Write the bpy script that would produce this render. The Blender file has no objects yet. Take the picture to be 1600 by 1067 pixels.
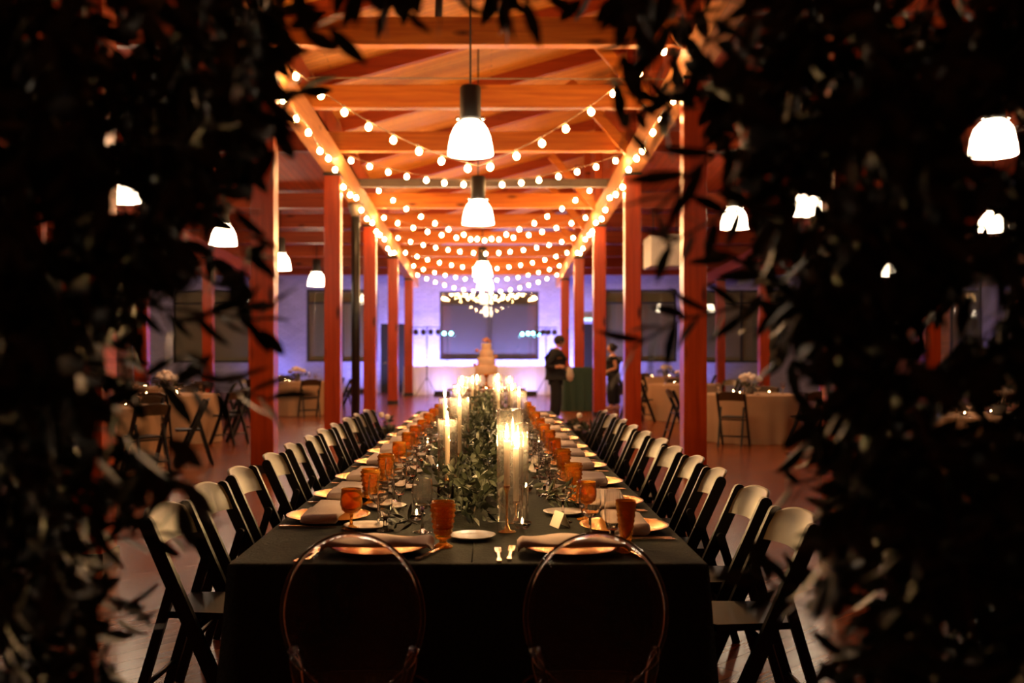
import bpy, bmesh, math, random
from mathutils import Vector, Matrix, Euler
import numpy as np

random.seed(7)
SC = bpy.context.scene
COL = SC.collection
PI = math.pi
F = 1556.0            # focal length in pixels of the 1600 wide frame
VX, VY = 768.0, 550.0  # vanishing point of the hall's length
CH = 1.42             # camera height

# ------------------------------------------------------------------ camera, world, exposure
cam_d = bpy.data.cameras.new('camera')
cam = bpy.data.objects.new('camera', cam_d)
COL.objects.link(cam)
cam.location = (0, 0, CH)
cam.rotation_euler = (PI / 2, 0, 0)
cam_d.sensor_width = 36
cam_d.lens = F / 1600 * 36
cam_d.shift_x = (800 - VX) / 1600
cam_d.shift_y = (VY - 533.5) / 1600
cam_d.clip_start = 0.05
cam_d.clip_end = 200
cam_d.dof.use_dof = True
cam_d.dof.focus_distance = 4.3
cam_d.dof.aperture_fstop = 2.2
SC.camera = cam
w = bpy.data.worlds.new('night')
SC.world = w
w.use_nodes = True
w.node_tree.nodes['Background'].inputs[0].default_value = (0, 0, 0, 1)
SC.view_settings.view_transform = 'Standard'
SC.view_settings.look = 'None'
SC.view_settings.exposure = 0.38
SC.view_settings.gamma = 1.0
SC.view_settings.use_curve_mapping = False

BULB_E, PEND_E, FLAME_E = 130.0, 17.0, 1900.0


def P(px, py, Y):
    """the point of the hall at distance Y that the photo shows at (px, py)"""
    return Vector(((px - VX) * Y / F, Y, CH - (py - VY) * Y / F))


# ------------------------------------------------------------------ materials
def new_mat(name):
    m = bpy.data.materials.new(name)
    m.use_nodes = True
    nt = m.node_tree
    b = nt.nodes['Principled BSDF']
    return m, nt, b


def simple(name, col, rough=0.5, metal=0.0, noise=0.15, scale=30.0, bump=0.0, spec=0.5, coat=0.0, sheen=0.0):
    m, nt, b = new_mat(name)
    N, L = nt.nodes, nt.links
    tc = N.new('ShaderNodeTexCoord')
    nz = N.new('ShaderNodeTexNoise')
    nz.inputs['Scale'].default_value = scale
    nz.inputs['Detail'].default_value = 4
    L.new(tc.outputs['Object'], nz.inputs['Vector'])
    mx = N.new('ShaderNodeMix')
    mx.data_type = 'RGBA'
    mx.inputs['A'].default_value = tuple(c * (1 - noise) for c in col) + (1,)
    mx.inputs['B'].default_value = tuple(min(1, c * (1 + noise)) for c in col) + (1,)
    L.new(nz.outputs['Fac'], mx.inputs['Factor'])
    L.new(mx.outputs['Result'], b.inputs['Base Color'])
    b.inputs['Roughness'].default_value = rough
    b.inputs['Metallic'].default_value = metal
    b.inputs['Specular IOR Level'].default_value = spec
    b.inputs['Coat Weight'].default_value = coat
    b.inputs['Sheen Weight'].default_value = sheen
    if bump:
        bp = N.new('ShaderNodeBump')
        bp.inputs['Strength'].default_value = bump
        bp.inputs['Distance'].default_value = 0.01
        L.new(nz.outputs['Fac'], bp.inputs['Height'])
        L.new(bp.outputs['Normal'], b.inputs['Normal'])
    return m


def emit(name, col, s, body=None):
    m, nt, b = new_mat(name)
    b.inputs['Base Color'].default_value = (body or (.8, .8, .8)) + (1,)
    b.inputs['Emission Color'].default_value = col + (1,)
    b.inputs['Emission Strength'].default_value = s
    return m


def timber(name, ca, cb, axis='X', rough=0.5, scale=1.0, spec=0.4):
    """sawn fir with grain running along an axis, and dark knots"""
    m, nt, b = new_mat(name)
    N, L = nt.nodes, nt.links
    tc = N.new('ShaderNodeTexCoord')
    mp = N.new('ShaderNodeMapping')
    s = {'X': (.5, 9, 9), 'Y': (9, .5, 9), 'Z': (9, 9, .5)}[axis]
    mp.inputs['Scale'].default_value = tuple(v * scale for v in s)
    L.new(tc.outputs['Object'], mp.inputs['Vector'])
    nz = N.new('ShaderNodeTexNoise')
    nz.inputs['Scale'].default_value = 2.2
    nz.inputs['Detail'].default_value = 5
    nz.inputs['Distortion'].default_value = .4
    L.new(mp.outputs[0], nz.inputs['Vector'])
    mp2 = N.new('ShaderNodeMapping')
    s2 = {'X': (1.1, 3.2, 3.2), 'Y': (3.2, 1.1, 3.2), 'Z': (3.2, 3.2, 1.1)}[axis]
    mp2.inputs['Scale'].default_value = s2
    L.new(tc.outputs['Object'], mp2.inputs['Vector'])
    vo = N.new('ShaderNodeTexVoronoi')
    vo.inputs['Scale'].default_value = 1.0
    L.new(mp2.outputs[0], vo.inputs['Vector'])
    kr = N.new('ShaderNodeMapRange')
    kr.inputs['From Min'].default_value = .05
    kr.inputs['From Max'].default_value = .17
    L.new(vo.outputs['Distance'], kr.inputs['Value'])
    mx = N.new('ShaderNodeMix')
    mx.data_type = 'RGBA'
    mx.inputs['A'].default_value = ca + (1,)
    mx.inputs['B'].default_value = cb + (1,)
    r = N.new('ShaderNodeMapRange')
    r.inputs['From Min'].default_value = .3
    r.inputs['From Max'].default_value = .7
    L.new(nz.outputs['Fac'], r.inputs['Value'])
    L.new(r.outputs[0], mx.inputs['Factor'])
    mk = N.new('ShaderNodeMix')
    mk.data_type = 'RGBA'
    mk.inputs['A'].default_value = tuple(c * .3 for c in cb) + (1,)
    L.new(kr.outputs[0], mk.inputs['Factor'])
    L.new(mx.outputs['Result'], mk.inputs['B'])
    L.new(mk.outputs['Result'], b.inputs['Base Color'])
    b.inputs['Roughness'].default_value = rough
    b.inputs['Specular IOR Level'].default_value = spec
    return m


def planks(name, ca, cb, width, angle, rough, gap=.02, length=2.4, coat=0.0, spec=.5):
    """boards laid in rows at an angle, each with its own tone, dark joints"""
    m, nt, b = new_mat(name)
    N, L = nt.nodes, nt.links
    tc = N.new('ShaderNodeTexCoord')
    mp = N.new('ShaderNodeMapping')
    mp.inputs['Rotation'].default_value = (0, 0, angle)
    L.new(tc.outputs['Object'], mp.inputs['Vector'])
    br = N.new('ShaderNodeTexBrick')
    br.inputs['Scale'].default_value = 1.0
    br.inputs['Brick Width'].default_value = length
    br.inputs['Row Height'].default_value = width
    br.inputs['Mortar Size'].default_value = gap * width
    br.inputs['Mortar Smooth'].default_value = .3
    br.inputs['Color1'].default_value = ca + (1,)
    br.inputs['Color2'].default_value = cb + (1,)
    br.inputs['Mortar'].default_value = tuple(c * .12 for c in cb) + (1,)
    L.new(mp.outputs[0], br.inputs['Vector'])
    mp2 = N.new('ShaderNodeMapping')
    mp2.inputs['Scale'].default_value = (1.2, 26, 26)
    L.new(mp.outputs[0], mp2.inputs['Vector'])
    nz = N.new('ShaderNodeTexNoise')
    nz.inputs['Scale'].default_value = 1.6
    nz.inputs['Detail'].default_value = 6
    L.new(mp2.outputs[0], nz.inputs['Vector'])
    r = N.new('ShaderNodeMapRange')
    r.inputs['To Min'].default_value = .55
    r.inputs['To Max'].default_value = 1.35
    L.new(nz.outputs['Fac'], r.inputs['Value'])
    mx = N.new('ShaderNodeVectorMath')
    mx.operation = 'SCALE'
    L.new(br.outputs['Color'], mx.inputs[0])
    L.new(r.outputs[0], mx.inputs['Scale'])
    L.new(mx.outputs[0], b.inputs['Base Color'])
    rr = N.new('ShaderNodeMapRange')
    rr.inputs['To Min'].default_value = rough * .8
    rr.inputs['To Max'].default_value = rough * 1.3
    L.new(nz.outputs['Fac'], rr.inputs['Value'])
    L.new(rr.outputs[0], b.inputs['Roughness'])
    bp = N.new('ShaderNodeBump')
    bp.inputs['Strength'].default_value = .25
    bp.inputs['Distance'].default_value = .004
    L.new(br.outputs['Fac'], bp.inputs['Height'])
    bp.invert = True
    L.new(bp.outputs['Normal'], b.inputs['Normal'])
    b.inputs['Coat Weight'].default_value = coat
    b.inputs['Coat Roughness'].default_value = .2
    b.inputs['Specular IOR Level'].default_value = spec
    return m


def brick_mat(name, ca, cb, mort, rough=.8):
    m, nt, b = new_mat(name)
    N, L = nt.nodes, nt.links
    tc = N.new('ShaderNodeTexCoord')
    sx = N.new('ShaderNodeSeparateXYZ')
    L.new(tc.outputs['Object'], sx.inputs[0])
    ad = N.new('ShaderNodeMath')
    L.new(sx.outputs[0], ad.inputs[0])
    L.new(sx.outputs[1], ad.inputs[1])
    cx = N.new('ShaderNodeCombineXYZ')
    L.new(ad.outputs[0], cx.inputs[0])
    L.new(sx.outputs[2], cx.inputs[1])
    br = N.new('ShaderNodeTexBrick')
    br.inputs['Scale'].default_value = 1.0
    br.inputs['Brick Width'].default_value = .24
    br.inputs['Row Height'].default_value = .085
    br.inputs['Mortar Size'].default_value = .008
    br.inputs['Color1'].default_value = ca + (1,)
    br.inputs['Color2'].default_value = cb + (1,)
    br.inputs['Mortar'].default_value = mort + (1,)
    L.new(cx.outputs[0], br.inputs['Vector'])
    nz = N.new('ShaderNodeTexNoise')
    nz.inputs['Scale'].default_value = 1.3
    nz.inputs['Detail'].default_value = 6
    L.new(tc.outputs['Object'], nz.inputs['Vector'])
    r = N.new('ShaderNodeMapRange')
    r.inputs['To Min'].default_value = .6
    r.inputs['To Max'].default_value = 1.2
    L.new(nz.outputs['Fac'], r.inputs['Value'])
    mx = N.new('ShaderNodeVectorMath')
    mx.operation = 'SCALE'
    L.new(br.outputs['Color'], mx.inputs[0])
    L.new(r.outputs[0], mx.inputs['Scale'])
    L.new(mx.outputs[0], b.inputs['Base Color'])
    b.inputs['Roughness'].default_value = rough
    bp = N.new('ShaderNodeBump')
    bp.inputs['Strength'].default_value = .4
    bp.inputs['Distance'].default_value = .01
    bp.invert = True
    L.new(br.outputs['Fac'], bp.inputs['Height'])
    L.new(bp.outputs['Normal'], b.inputs['Normal'])
    return m


def thin_glass(name, tint=(1, 1, 1), lo=.05, hi=.8, rough=.02, power=3.0, haze=0.0):
    """thin-walled glass: clear straight through, mirror by the angle"""
    m, nt, b = new_mat(name)
    N, L = nt.nodes, nt.links
    N.remove(b)
    t = N.new('ShaderNodeBsdfTransparent')
    t.inputs[0].default_value = tint + (1,)
    g = N.new('ShaderNodeBsdfGlossy')
    g.inputs['Roughness'].default_value = rough
    lw = N.new('ShaderNodeLayerWeight')
    lw.inputs['Blend'].default_value = .5
    pw = N.new('ShaderNodeMath')
    pw.operation = 'POWER'
    pw.inputs[1].default_value = power
    L.new(lw.outputs['Facing'], pw.inputs[0])
    mr = N.new('ShaderNodeMapRange')
    mr.inputs['To Min'].default_value = lo
    mr.inputs['To Max'].default_value = hi
    L.new(pw.outputs[0], mr.inputs['Value'])
    first = t
    if haze:
        d = N.new('ShaderNodeBsdfTranslucent')
        d.inputs[0].default_value = (.95, .92, .88, 1)
        mh = N.new('ShaderNodeMixShader')
        mh.inputs[0].default_value = haze
        L.new(t.outputs[0], mh.inputs[1])
        L.new(d.outputs[0], mh.inputs[2])
        first = mh
    mx = N.new('ShaderNodeMixShader')
    L.new(mr.outputs[0], mx.inputs[0])
    L.new(first.outputs[0], mx.inputs[1])
    L.new(g.outputs[0], mx.inputs[2])
    L.new(mx.outputs[0], N['Material Output'].inputs[0])
    return m


def solid_glass(name, col, rough, ior, trans=1.0):
    m, nt, b = new_mat(name)
    b.inputs['Base Color'].default_value = col + (1,)
    b.inputs['Roughness'].default_value = rough
    b.inputs['IOR'].default_value = ior
    b.inputs['Transmission Weight'].default_value = trans
    return m


def leaf_mat(name, ca, cb, rough=.4):
    m, nt, b = new_mat(name)
    N, L = nt.nodes, nt.links
    tc = N.new('ShaderNodeTexCoord')
    nz = N.new('ShaderNodeTexNoise')
    nz.inputs['Scale'].default_value = 14
    L.new(tc.outputs['Object'], nz.inputs['Vector'])
    mx = N.new('ShaderNodeMix')
    mx.data_type = 'RGBA'
    mx.inputs['A'].default_value = ca + (1,)
    mx.inputs['B'].default_value = cb + (1,)
    r = N.new('ShaderNodeMapRange')
    r.inputs['From Min'].default_value = .35
    r.inputs['From Max'].default_value = .65
    L.new(nz.outputs['Fac'], r.inputs['Value'])
    L.new(r.outputs[0], mx.inputs['Factor'])
    L.new(mx.outputs['Result'], b.inputs['Base Color'])
    b.inputs['Roughness'].default_value = rough
    b.inputs['Specular IOR Level'].default_value = .4
    return m


M = {}
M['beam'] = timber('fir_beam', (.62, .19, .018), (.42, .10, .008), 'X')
M['girder'] = timber('fir_girder', (.68, .30, .10), (.52, .20, .06), 'Y')
M['post'] = timber('fir_post', (.46, .056, .005), (.30, .028, .002), 'Z', rough=.28, spec=.5)
M['shaded_fir'] = timber('fir_shaded', (.38, .065, .008), (.26, .035, .005), 'X')  # darker copy of the fir, shade under the roof put into the colour
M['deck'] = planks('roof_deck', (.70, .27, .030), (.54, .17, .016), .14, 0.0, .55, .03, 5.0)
M['deck_shaded'] = planks('aisle_deck_shaded', (.44, .060, .008), (.30, .036, .005), .14, PI / 2, .6, .03, 5.0)  # roof boards with the dimness of the aisles put into the colour
M['floor'] = planks('maple_floor', (.27, .066, .013), (.15, .029, .005), .13, -PI / 4, .23, .022, 2.6, spec=.36)
M['uplit_brick'] = brick_mat('white_brick_violet_cast', (.50, .51, .80), (.42, .43, .72), (.32, .32, .54), .7)  # white paint tinted violet, the uplights' colour put into the base
M['brick'] = brick_mat('red_brick', (.30, .11, .06), (.22, .08, .05), (.16, .12, .10))
M['black_steel'] = simple('black_steel', (.012, .012, .012), .35, .0, .2, 20)
M['grey_steel'] = simple('grey_steel', (.20, .15, .11), .5, .3, .3, 6)
M['blind'] = simple('olive_blind', (.31, .29, .19), .8, 0, .12, 40)
M['blind_dark'] = simple('charcoal_blind', (.15, .13, .13), .8, 0, .15, 40)
M['dark_frame'] = simple('dark_window_frame', (.02, .018, .02), .5)
M['win_glass'] = thin_glass('window_glass', (.92, .94, .95), .10, .8, .012)
M['door'] = simple('black_door', (.008, .008, .009), .5)
M['bulb'] = emit('warm_bulb', (1, .54, .20), BULB_E)
M['pendant'] = emit('opal_pendant', (1, .76, .50), PEND_E)
M['flame'] = emit('candle_flame', (1, .58, .22), FLAME_E)
M['votive_flame'] = emit('votive_flame', (1, .6, .25), 90)
M['wire'] = simple('pale_cable', (.22, .15, .09), .5)
M['socket'] = simple('pale_socket', (.35, .26, .18), .5)
M['cloth'] = simple('dark_green_velvet', (.017, .0185, .0115), .9, 0, .5, 90, .5, spec=.15, sheen=.04)
M['chair'] = simple('black_resin', (.006, .005, .0045), .42, 0, .2, 25, spec=.28)
M['rail'] = simple('rail_warm_sheen', (.062, .034, .012), .36, 0, .35, 12, spec=.34)  # black rail browned, the warm light it reflects is in the colour
M['charger'] = simple('gold_charger', (.90, .45, .12), .24, .75, .08, 60)
M['napkin'] = simple('taupe_napkin', (.52, .38, .32), .9, 0, .12, 160, .2, sheen=.1)
M['china'] = simple('white_china', (.52, .46, .42), .2, 0, .05, 50)
M['silver'] = simple('rose_gold_flatware', (.85, .55, .40), .22, 1.0, .05, 40)
M['gold'] = simple('brass', (.80, .42, .13), .25, 1.0, .08, 40)
M['wax'] = simple('ivory_wax', (.85, .68, .52), .45, 0, .05, 20)
M['amber'] = solid_glass('amber_glass', (1.0, .42, .035), .03, 1.42, .76)
M['clear'] = solid_glass('clear_glass', (1, .99, .98), .0, 1.45)
M['hurricane'] = thin_glass('hurricane_glass', (.985, .975, .965), .05, .75, .04, 2.6, .010)
M['sheet'] = thin_glass('clear_sheet', (.99, .985, .98), .03, .5, .02, 4.0)
M['acrylic'] = solid_glass('clear_acrylic', (.98, .97, .96), .01, 1.46)
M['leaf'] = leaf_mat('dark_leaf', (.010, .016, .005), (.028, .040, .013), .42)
M['leaf_run'] = leaf_mat('runner_leaf', (.014, .022, .011), (.075, .085, .054), .42)
M['leaf_pale'] = leaf_mat('pale_leaf', (.10, .11, .06), (.22, .22, .13), .5)
M['stem'] = simple('brown_stem', (.05, .035, .02), .7)
M['card'] = simple('cream_card', (.80, .70, .58), .8, 0, .03)
M['tan_cloth'] = simple('tan_linen', (.40, .24, .13), .9, 0, .12, 60, .1)
M['white_cloth'] = simple('white_linen', (.80, .80, .84), .9, 0, .05, 40)
M['green_cloth'] = simple('forest_green_cloth', (.02, .05, .035), .9, 0, .2, 40)
M['rose'] = simple('white_rose', (.78, .64, .55), .8, 0, .1, 60)
M['cake'] = simple('cream_icing', (.88, .62, .40), .6, 0, .04, 20)
M['cake_flower'] = simple('blush_sugar_flower', (.62, .26, .14), .7, 0, .2, 60)
M['walnut'] = simple('walnut_top', (.16, .05, .02), .35, 0, .3, 12)
M['skin'] = simple('skin', (.62, .30, .17), .5, 0, .06, 30)
M['black_cloth'] = simple('black_uniform', (.010, .009, .010), .85, 0, .3, 60)
M['hair'] = simple('dark_hair', (.015, .009, .007), .6, 0, .3, 90)
M['beige'] = simple('beige_cloth', (.55, .45, .32), .85, 0, .1, 40)
M['lamp_black'] = simple('lamp_black', (.015, .013, .010), .5, 0, .3, 60)
M['chrome'] = simple('chrome_fitting', (.7, .68, .66), .2, 1.0)
M['white_metal'] = simple('white_enamel', (.75, .75, .72), .4)
M['led_teal'] = emit('teal_led', (.15, .85, .8), 14)
M['exit'] = emit('green_exit_face', (.1, .8, .45), 1.2)
M['plant_pot'] = simple('grey_pot', (.12, .11, .10), .6)


# ------------------------------------------------------------------ mesh builder
class MB:
    def __init__(s):
        s.v, s.f, s.sm = [], [], []

    def add(s, vs, fs, smooth=False):
        o = len(s.v)
        s.v.extend([tuple(p) for p in vs])
        s.f.extend([tuple(i + o for i in q) for q in fs])
        s.sm.extend([smooth] * len(fs))
        return s

    def box(s, a, b, bev=0.0):
        (x0, y0, z0), (x1, y1, z1) = a, b
        if bev <= 0:
            vs = [(x0, y0, z0), (x1, y0, z0), (x1, y1, z0), (x0, y1, z0), (x0, y0, z1), (x1, y0, z1), (x1, y1, z1), (x0, y1, z1)]
            return s.add(vs, [(0, 3, 2, 1), (4, 5, 6, 7), (0, 1, 5, 4), (1, 2, 6, 5), (2, 3, 7, 6), (3, 0, 4, 7)])
        bm = bmesh.new()
        bmesh.ops.create_cube(bm, size=1)
        for v in bm.verts:
            v.co = Vector(((x0 + x1) / 2 + v.co.x * (x1 - x0), (y0 + y1) / 2 + v.co.y * (y1 - y0), (z0 + z1) / 2 + v.co.z * (z1 - z0)))
        bmesh.ops.bevel(bm, geom=bm.edges[:], offset=bev, segments=2, affect='EDGES', profile=.5)
        bm.verts.index_update()
        s.add([v.co for v in bm.verts], [[v.index for v in f.verts] for f in bm.faces])
        bm.free()
        return s

    def obox(s, p, q, wy, wn, bev=.0, up=(0, 0, 1)):
        """a bar from p to q, wy wide across (horizontal), wn thick"""
        p, q = Vector(p), Vector(q)
        d = (q - p).normalized()
        a = d.cross(Vector(up))
        if a.length < 1e-4:
            a = d.cross(Vector((1, 0, 0)))
        a.normalize()
        n = a.cross(d)
        vs = []
        for c in (p, q):
            for (i, j) in ((-1, -1), (1, -1), (1, 1), (-1, 1)):
                vs.append(c + a * (i * wy / 2) + n * (j * wn / 2))
        return s.add(vs, [(3, 2, 1, 0), (4, 5, 6, 7), (0, 1, 5, 4), (1, 2, 6, 5), (2, 3, 7, 6), (3, 0, 4, 7)])

    def tube(s, pts, r, n=8, cap=True, closed=False):
        pts = [Vector(p) for p in pts]
        rs = r if isinstance(r, (list, tuple)) else [r] * len(pts)
        rings, N = [], len(pts)
        ref = None
        for i, p in enumerate(pts):
            if closed:
                d = pts[(i + 1) % N] - pts[i - 1]
            else:
                d = pts[min(i + 1, N - 1)] - pts[max(i - 1, 0)]
            d.normalize()
            if ref is None:
                ref = Vector((0, 0, 1)) if abs(d.z) < .9 else Vector((1, 0, 0))
            a = (ref - d * ref.dot(d)).normalized()
            ref = a
            b = d.cross(a)
            rings.append([p + (a * math.cos(2 * PI * k / n) + b * math.sin(2 * PI * k / n)) * rs[i] for k in range(n)])
        vs = [v for g in rings for v in g]
        fs = []
        for i in range(N if closed else N - 1):
            j = (i + 1) % N
            for k in range(n):
                fs.append((i * n + k, i * n + (k + 1) % n, j * n + (k + 1) % n, j * n + k))
        s.add(vs, fs, True)
        if cap and not closed:
            o = len(s.v) - len(vs)
            s.f.append(tuple(o + k for k in reversed(range(n))))
            s.f.append(tuple(o + (N - 1) * n + k for k in range(n)))
            s.sm += [False, False]
        return s

    def lathe(s, prof, n=20, at=(0, 0, 0), rfun=None, cap=True, smooth=True):
        """prof: [(r, z)] from bottom to top"""
        vs, fs = [], []
        K = len(prof)
        for i, (r, z) in enumerate(prof):
            for k in range(n):
                t = 2 * PI * k / n
                rr = r * (rfun(i, k) if rfun else 1)
                vs.append((at[0] + rr * math.cos(t), at[1] + rr * math.sin(t), at[2] + z))
        for i in range(K - 1):
            for k in range(n):
                fs.append((i * n + k, i * n + (k + 1) % n, (i + 1) * n + (k + 1) % n, (i + 1) * n + k))
        s.add(vs, fs, smooth)
        if cap:
            o = len(s.v) - len(vs)
            if prof[0][0] > 1e-4:
                s.f.append(tuple(o + k for k in reversed(range(n))))
                s.sm.append(False)
            if prof[-1][0] > 1e-4:
                s.f.append(tuple(o + (K - 1) * n + k for k in range(n)))
                s.sm.append(False)
        return s

    def ball(s, c, r, nu=12, nv=8, sq=(1, 1, 1)):
        vs, fs = [], []
        vs.append((c[0], c[1], c[2] - r * sq[2]))
        for j in range(1, nv):
            t = -PI / 2 + PI * j / nv
            for k in range(nu):
                a = 2 * PI * k / nu
                vs.append((c[0] + r * sq[0] * math.cos(t) * math.cos(a), c[1] + r * sq[1] * math.cos(t) * math.sin(a), c[2] + r * sq[2] * math.sin(t)))
        vs.append((c[0], c[1], c[2] + r * sq[2]))
        for k in range(nu):
            fs.append((0, 1 + (k + 1) % nu, 1 + k))
        for j in range(nv - 2):
            for k in range(nu):
                a, b = 1 + j * nu, 1 + (j + 1) * nu
                fs.append((a + k, a + (k + 1) % nu, b + (k + 1) % nu, b + k))
        o, L = 1 + (nv - 2) * nu, len(vs) - 1
        for k in range(nu):
            fs.append((o + k, o + (k + 1) % nu, L))
        return s.add(vs, fs, True)

    def prism(s, outline, y0, y1):
        """outline of (x, z) points, extruded from y0 to y1"""
        n = len(outline)
        vs = [(x, y0, z) for x, z in outline] + [(x, y1, z) for x, z in outline]
        fs = [tuple(range(n)), tuple(range(2 * n - 1, n - 1, -1))]
        fs += [(k, n + k, n + (k + 1) % n, (k + 1) % n) for k in range(n)]
        return s.add(vs, fs)

    def mesh(s, name, mat):
        me = bpy.data.meshes.new(name)
        me.from_pydata(s.v, [], s.f)
        me.polygons.foreach_set('use_smooth', s.sm)
        me.materials.append(mat)
        me.update()
        return me

    def build(s, name, mat, parent=None, loc=None):
        o = bpy.data.objects.new(name, s.mesh(name, mat))
        COL.objects.link(o)
        if loc is not None:
            o.location = loc
        if parent is not None:
            o.parent = parent
        return o


def tag(o, label=None, cat=None, group=None, kind=None):
    if label:
        o['label'] = label
    if cat:
        o['category'] = cat
    if group:
        o['group'] = group
    if kind:
        o['kind'] = kind
    return o


def empty(name, loc, rz=0.0, label=None, cat=None, group=None):
    o = bpy.data.objects.new(name, None)
    o.empty_display_size = .1
    COL.objects.link(o)
    o.location = loc
    o.rotation_euler = (0, 0, rz)
    return tag(o, label, cat, group)


def dup(o, loc=None, rz=None, label=None, group=None, parent=None):
    c = o.copy()
    COL.objects.link(c)
    if parent is not None:
        c.parent = parent
    if loc is not None:
        c.location = loc
    if rz is not None:
        c.rotation_euler = (0, 0, rz)
    for ch in list(o.children):
        dup(ch, parent=c)
    if label:
        c['label'] = label
    if group:
        c['group'] = group
    return c


class Kind:
    """first call moves the prototype itself, the later ones copy it"""
    def __init__(s, proto):
        s.p, s.used = proto, False

    def place(s, loc, rz=0.0, label=None, group=None):
        if not s.used:
            s.used = True
            s.p.location = loc
            s.p.rotation_euler = (0, 0, rz)
            tag(s.p, label, None, group)
            return s.p
        return dup(s.p, loc, rz, label, group)


ORD = ['first', 'second', 'third', 'fourth', 'fifth', 'sixth', 'seventh', 'eighth', 'ninth', 'tenth', 'eleventh', 'twelfth', 'thirteenth', 'fourteenth', 'fifteenth']


def struct(name, mb, mat):
    return tag(mb.build(name, mat), kind='structure')


# ------------------------------------------------------------------ the hall
XL, XR = -2.55, 2.25          # inner faces of the two post rows
OL, OR = -7.6, 7.3            # inner faces of the outer rows
WX0, WX1, WY0, WY1 = -12.6, 12.3, -3.0, 35.0
PW = .27
PY = [6.65, 11.78, 16.9, 22.05, 27.2, 32.35]


def zs(Y):                    # the hall's frame drops gently towards the far wall
    return -.042 * (Y - 11.78)


def post_top(Y):
    return 4.64 + zs(Y)


GH = .38                      # girder height
struct('floor', MB().box((WX0, WY0, -.1), (WX1, WY1, 0)), M['floor'])


def wall_with_holes(name, x0, x1, z0, z1, y, th, holes, mat):
    xs = sorted({x0, x1, *[h[0] for h in holes], *[h[1] for h in holes]})
    zz = sorted({z0, z1, *[h[2] for h in holes], *[h[3] for h in holes]})
    mb = MB()
    for i in range(len(xs) - 1):
        for j in range(len(zz) - 1):
            cx, cz = (xs[i] + xs[i + 1]) / 2, (zz[j] + zz[j + 1]) / 2
            if any(h[0] < cx < h[1] and h[2] < cz < h[3] for h in holes):
                continue
            mb.box((xs[i], y, zz[j]), (xs[i + 1], y + th, zz[j + 1]))
    return struct(name, mb, mat)


WIN = [(-11.2, -8.4, 1.05, 3.6), (-6.5, -4.0, 1.08, 3.62), (-1.82, 1.66, 1.15, 3.55), (3.95, 6.5, 1.08, 3.62), (7.4, 10.2, 1.05, 3.6)]
DOOR = [(-3.9, -2.95, 0, 2.42), (2.95, 3.85, 0, 2.42)]
wall_with_holes('wall_back', WX0, WX1, 0, 9, WY1, .3, WIN + DOOR, M['uplit_brick'])
struct('wall_left', MB().box((WX0 - .3, WY0, 0), (WX0, WY1 + .3, 8)), M['brick'])
struct('wall_right', MB().box((WX1, WY0, 0), (WX1 + .3, WY1 + .3, 8)), M['brick'])
struct('wall_front', MB().box((WX0, WY0 - .3, 0), (WX1, WY0, 9)), M['brick'])
for i, (x0, x1, z0, z1) in enumerate(WIN):
    t = .07
    fr = MB()
    y0, y1 = WY1 + .02, WY1 + .12
    fr.box((x0, y0, z0), (x1, y1, z0 + t)).box((x0, y0, z1 - t), (x1, y1, z1))
    fr.box((x0, y0, z0 + t), (x0 + t, y1, z1 - t)).box((x1 - t, y0, z0 + t), (x1, y1, z1 - t))
    nb = 2
    for k in range(1, nb):
        xm = x0 + (x1 - x0) * k / nb
        fr.box((xm - .035, y0 + .01, z0 + t), (xm + .035, y1, z1 - t))
    fr.box((x0 + t, y0 + .01, z1 - .5), (x1 - t, y1, z1 - .44))
    wn = struct(f'window_{i + 1}', fr, M['dark_frame'])
    MB().box((x0 + t, y0 + .03, z0 + t), (x1 - t, y0 + .036, z1 - t)).build('pane', M['win_glass'], wn)
    MB().box((x0 + t, y1 + .01, z0 + t), (x1 - t, y1 + .02, z1 - t)).build('roller_blind', M['blind_dark'] if i == 2 else M['blind'], wn)
    sl = MB().box((x0 - .05, WY1 - .06, z0 - .07), (x1 + .05, WY1 + .02, z0)).build('sill', M['uplit_brick'], wn)
fr = MB()
wy0, wy1, t = 23.4, 26.6, .07
fr.box((WX1 - .06, wy0, 1.1), (WX1 - .005, wy1, 1.17)).box((WX1 - .06, wy0, 3.5), (WX1 - .005, wy1, 3.57)).box((WX1 - .06, wy0, 1.17), (WX1 - .005, wy0 + t, 3.5))
fr.box((WX1 - .06, wy1 - t, 1.17), (WX1 - .005, wy1, 3.5)).box((WX1 - .05, 24.95, 1.17), (WX1 - .01, 25.05, 3.5))
wn = struct('window_6', fr, M['dark_frame'])
MB().box((WX1 - .032, wy0 + t, 1.17), (WX1 - .028, wy1 - t, 3.5)).build('pane', M['win_glass'], wn)
MB().box((WX1 - .022, wy0 + t, 1.17), (WX1 - .018, wy1 - t, 3.5)).build('roller_blind', M['blind_dark'], wn)
for i, (x0, x1, z0, z1) in enumerate(DOOR):
    d = struct(f'door_{i + 1}', MB().box((x0 + .02, WY1 + .04, 0.005), (x1 - .02, WY1 + .1, z1 - .02)), M['door'])
    MB().box((x0 + .09, WY1 + .03, 1.02), (x0 + .22, WY1 + .045, 1.06)).build('door_handle', M['chrome'], d)
ex = tag(MB().box((3.15, WY1 - .07, 2.50), (3.55, WY1 - .005, 2.64), .01).build('exit_sign', M['white_metal']), 'small green lit sign box above the dark door beside the timber posts', 'sign')
MB().box((3.17, WY1 - .08, 2.52), (3.53, WY1 - .068, 2.62)).build('sign_face', M['exit'], ex)

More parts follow.
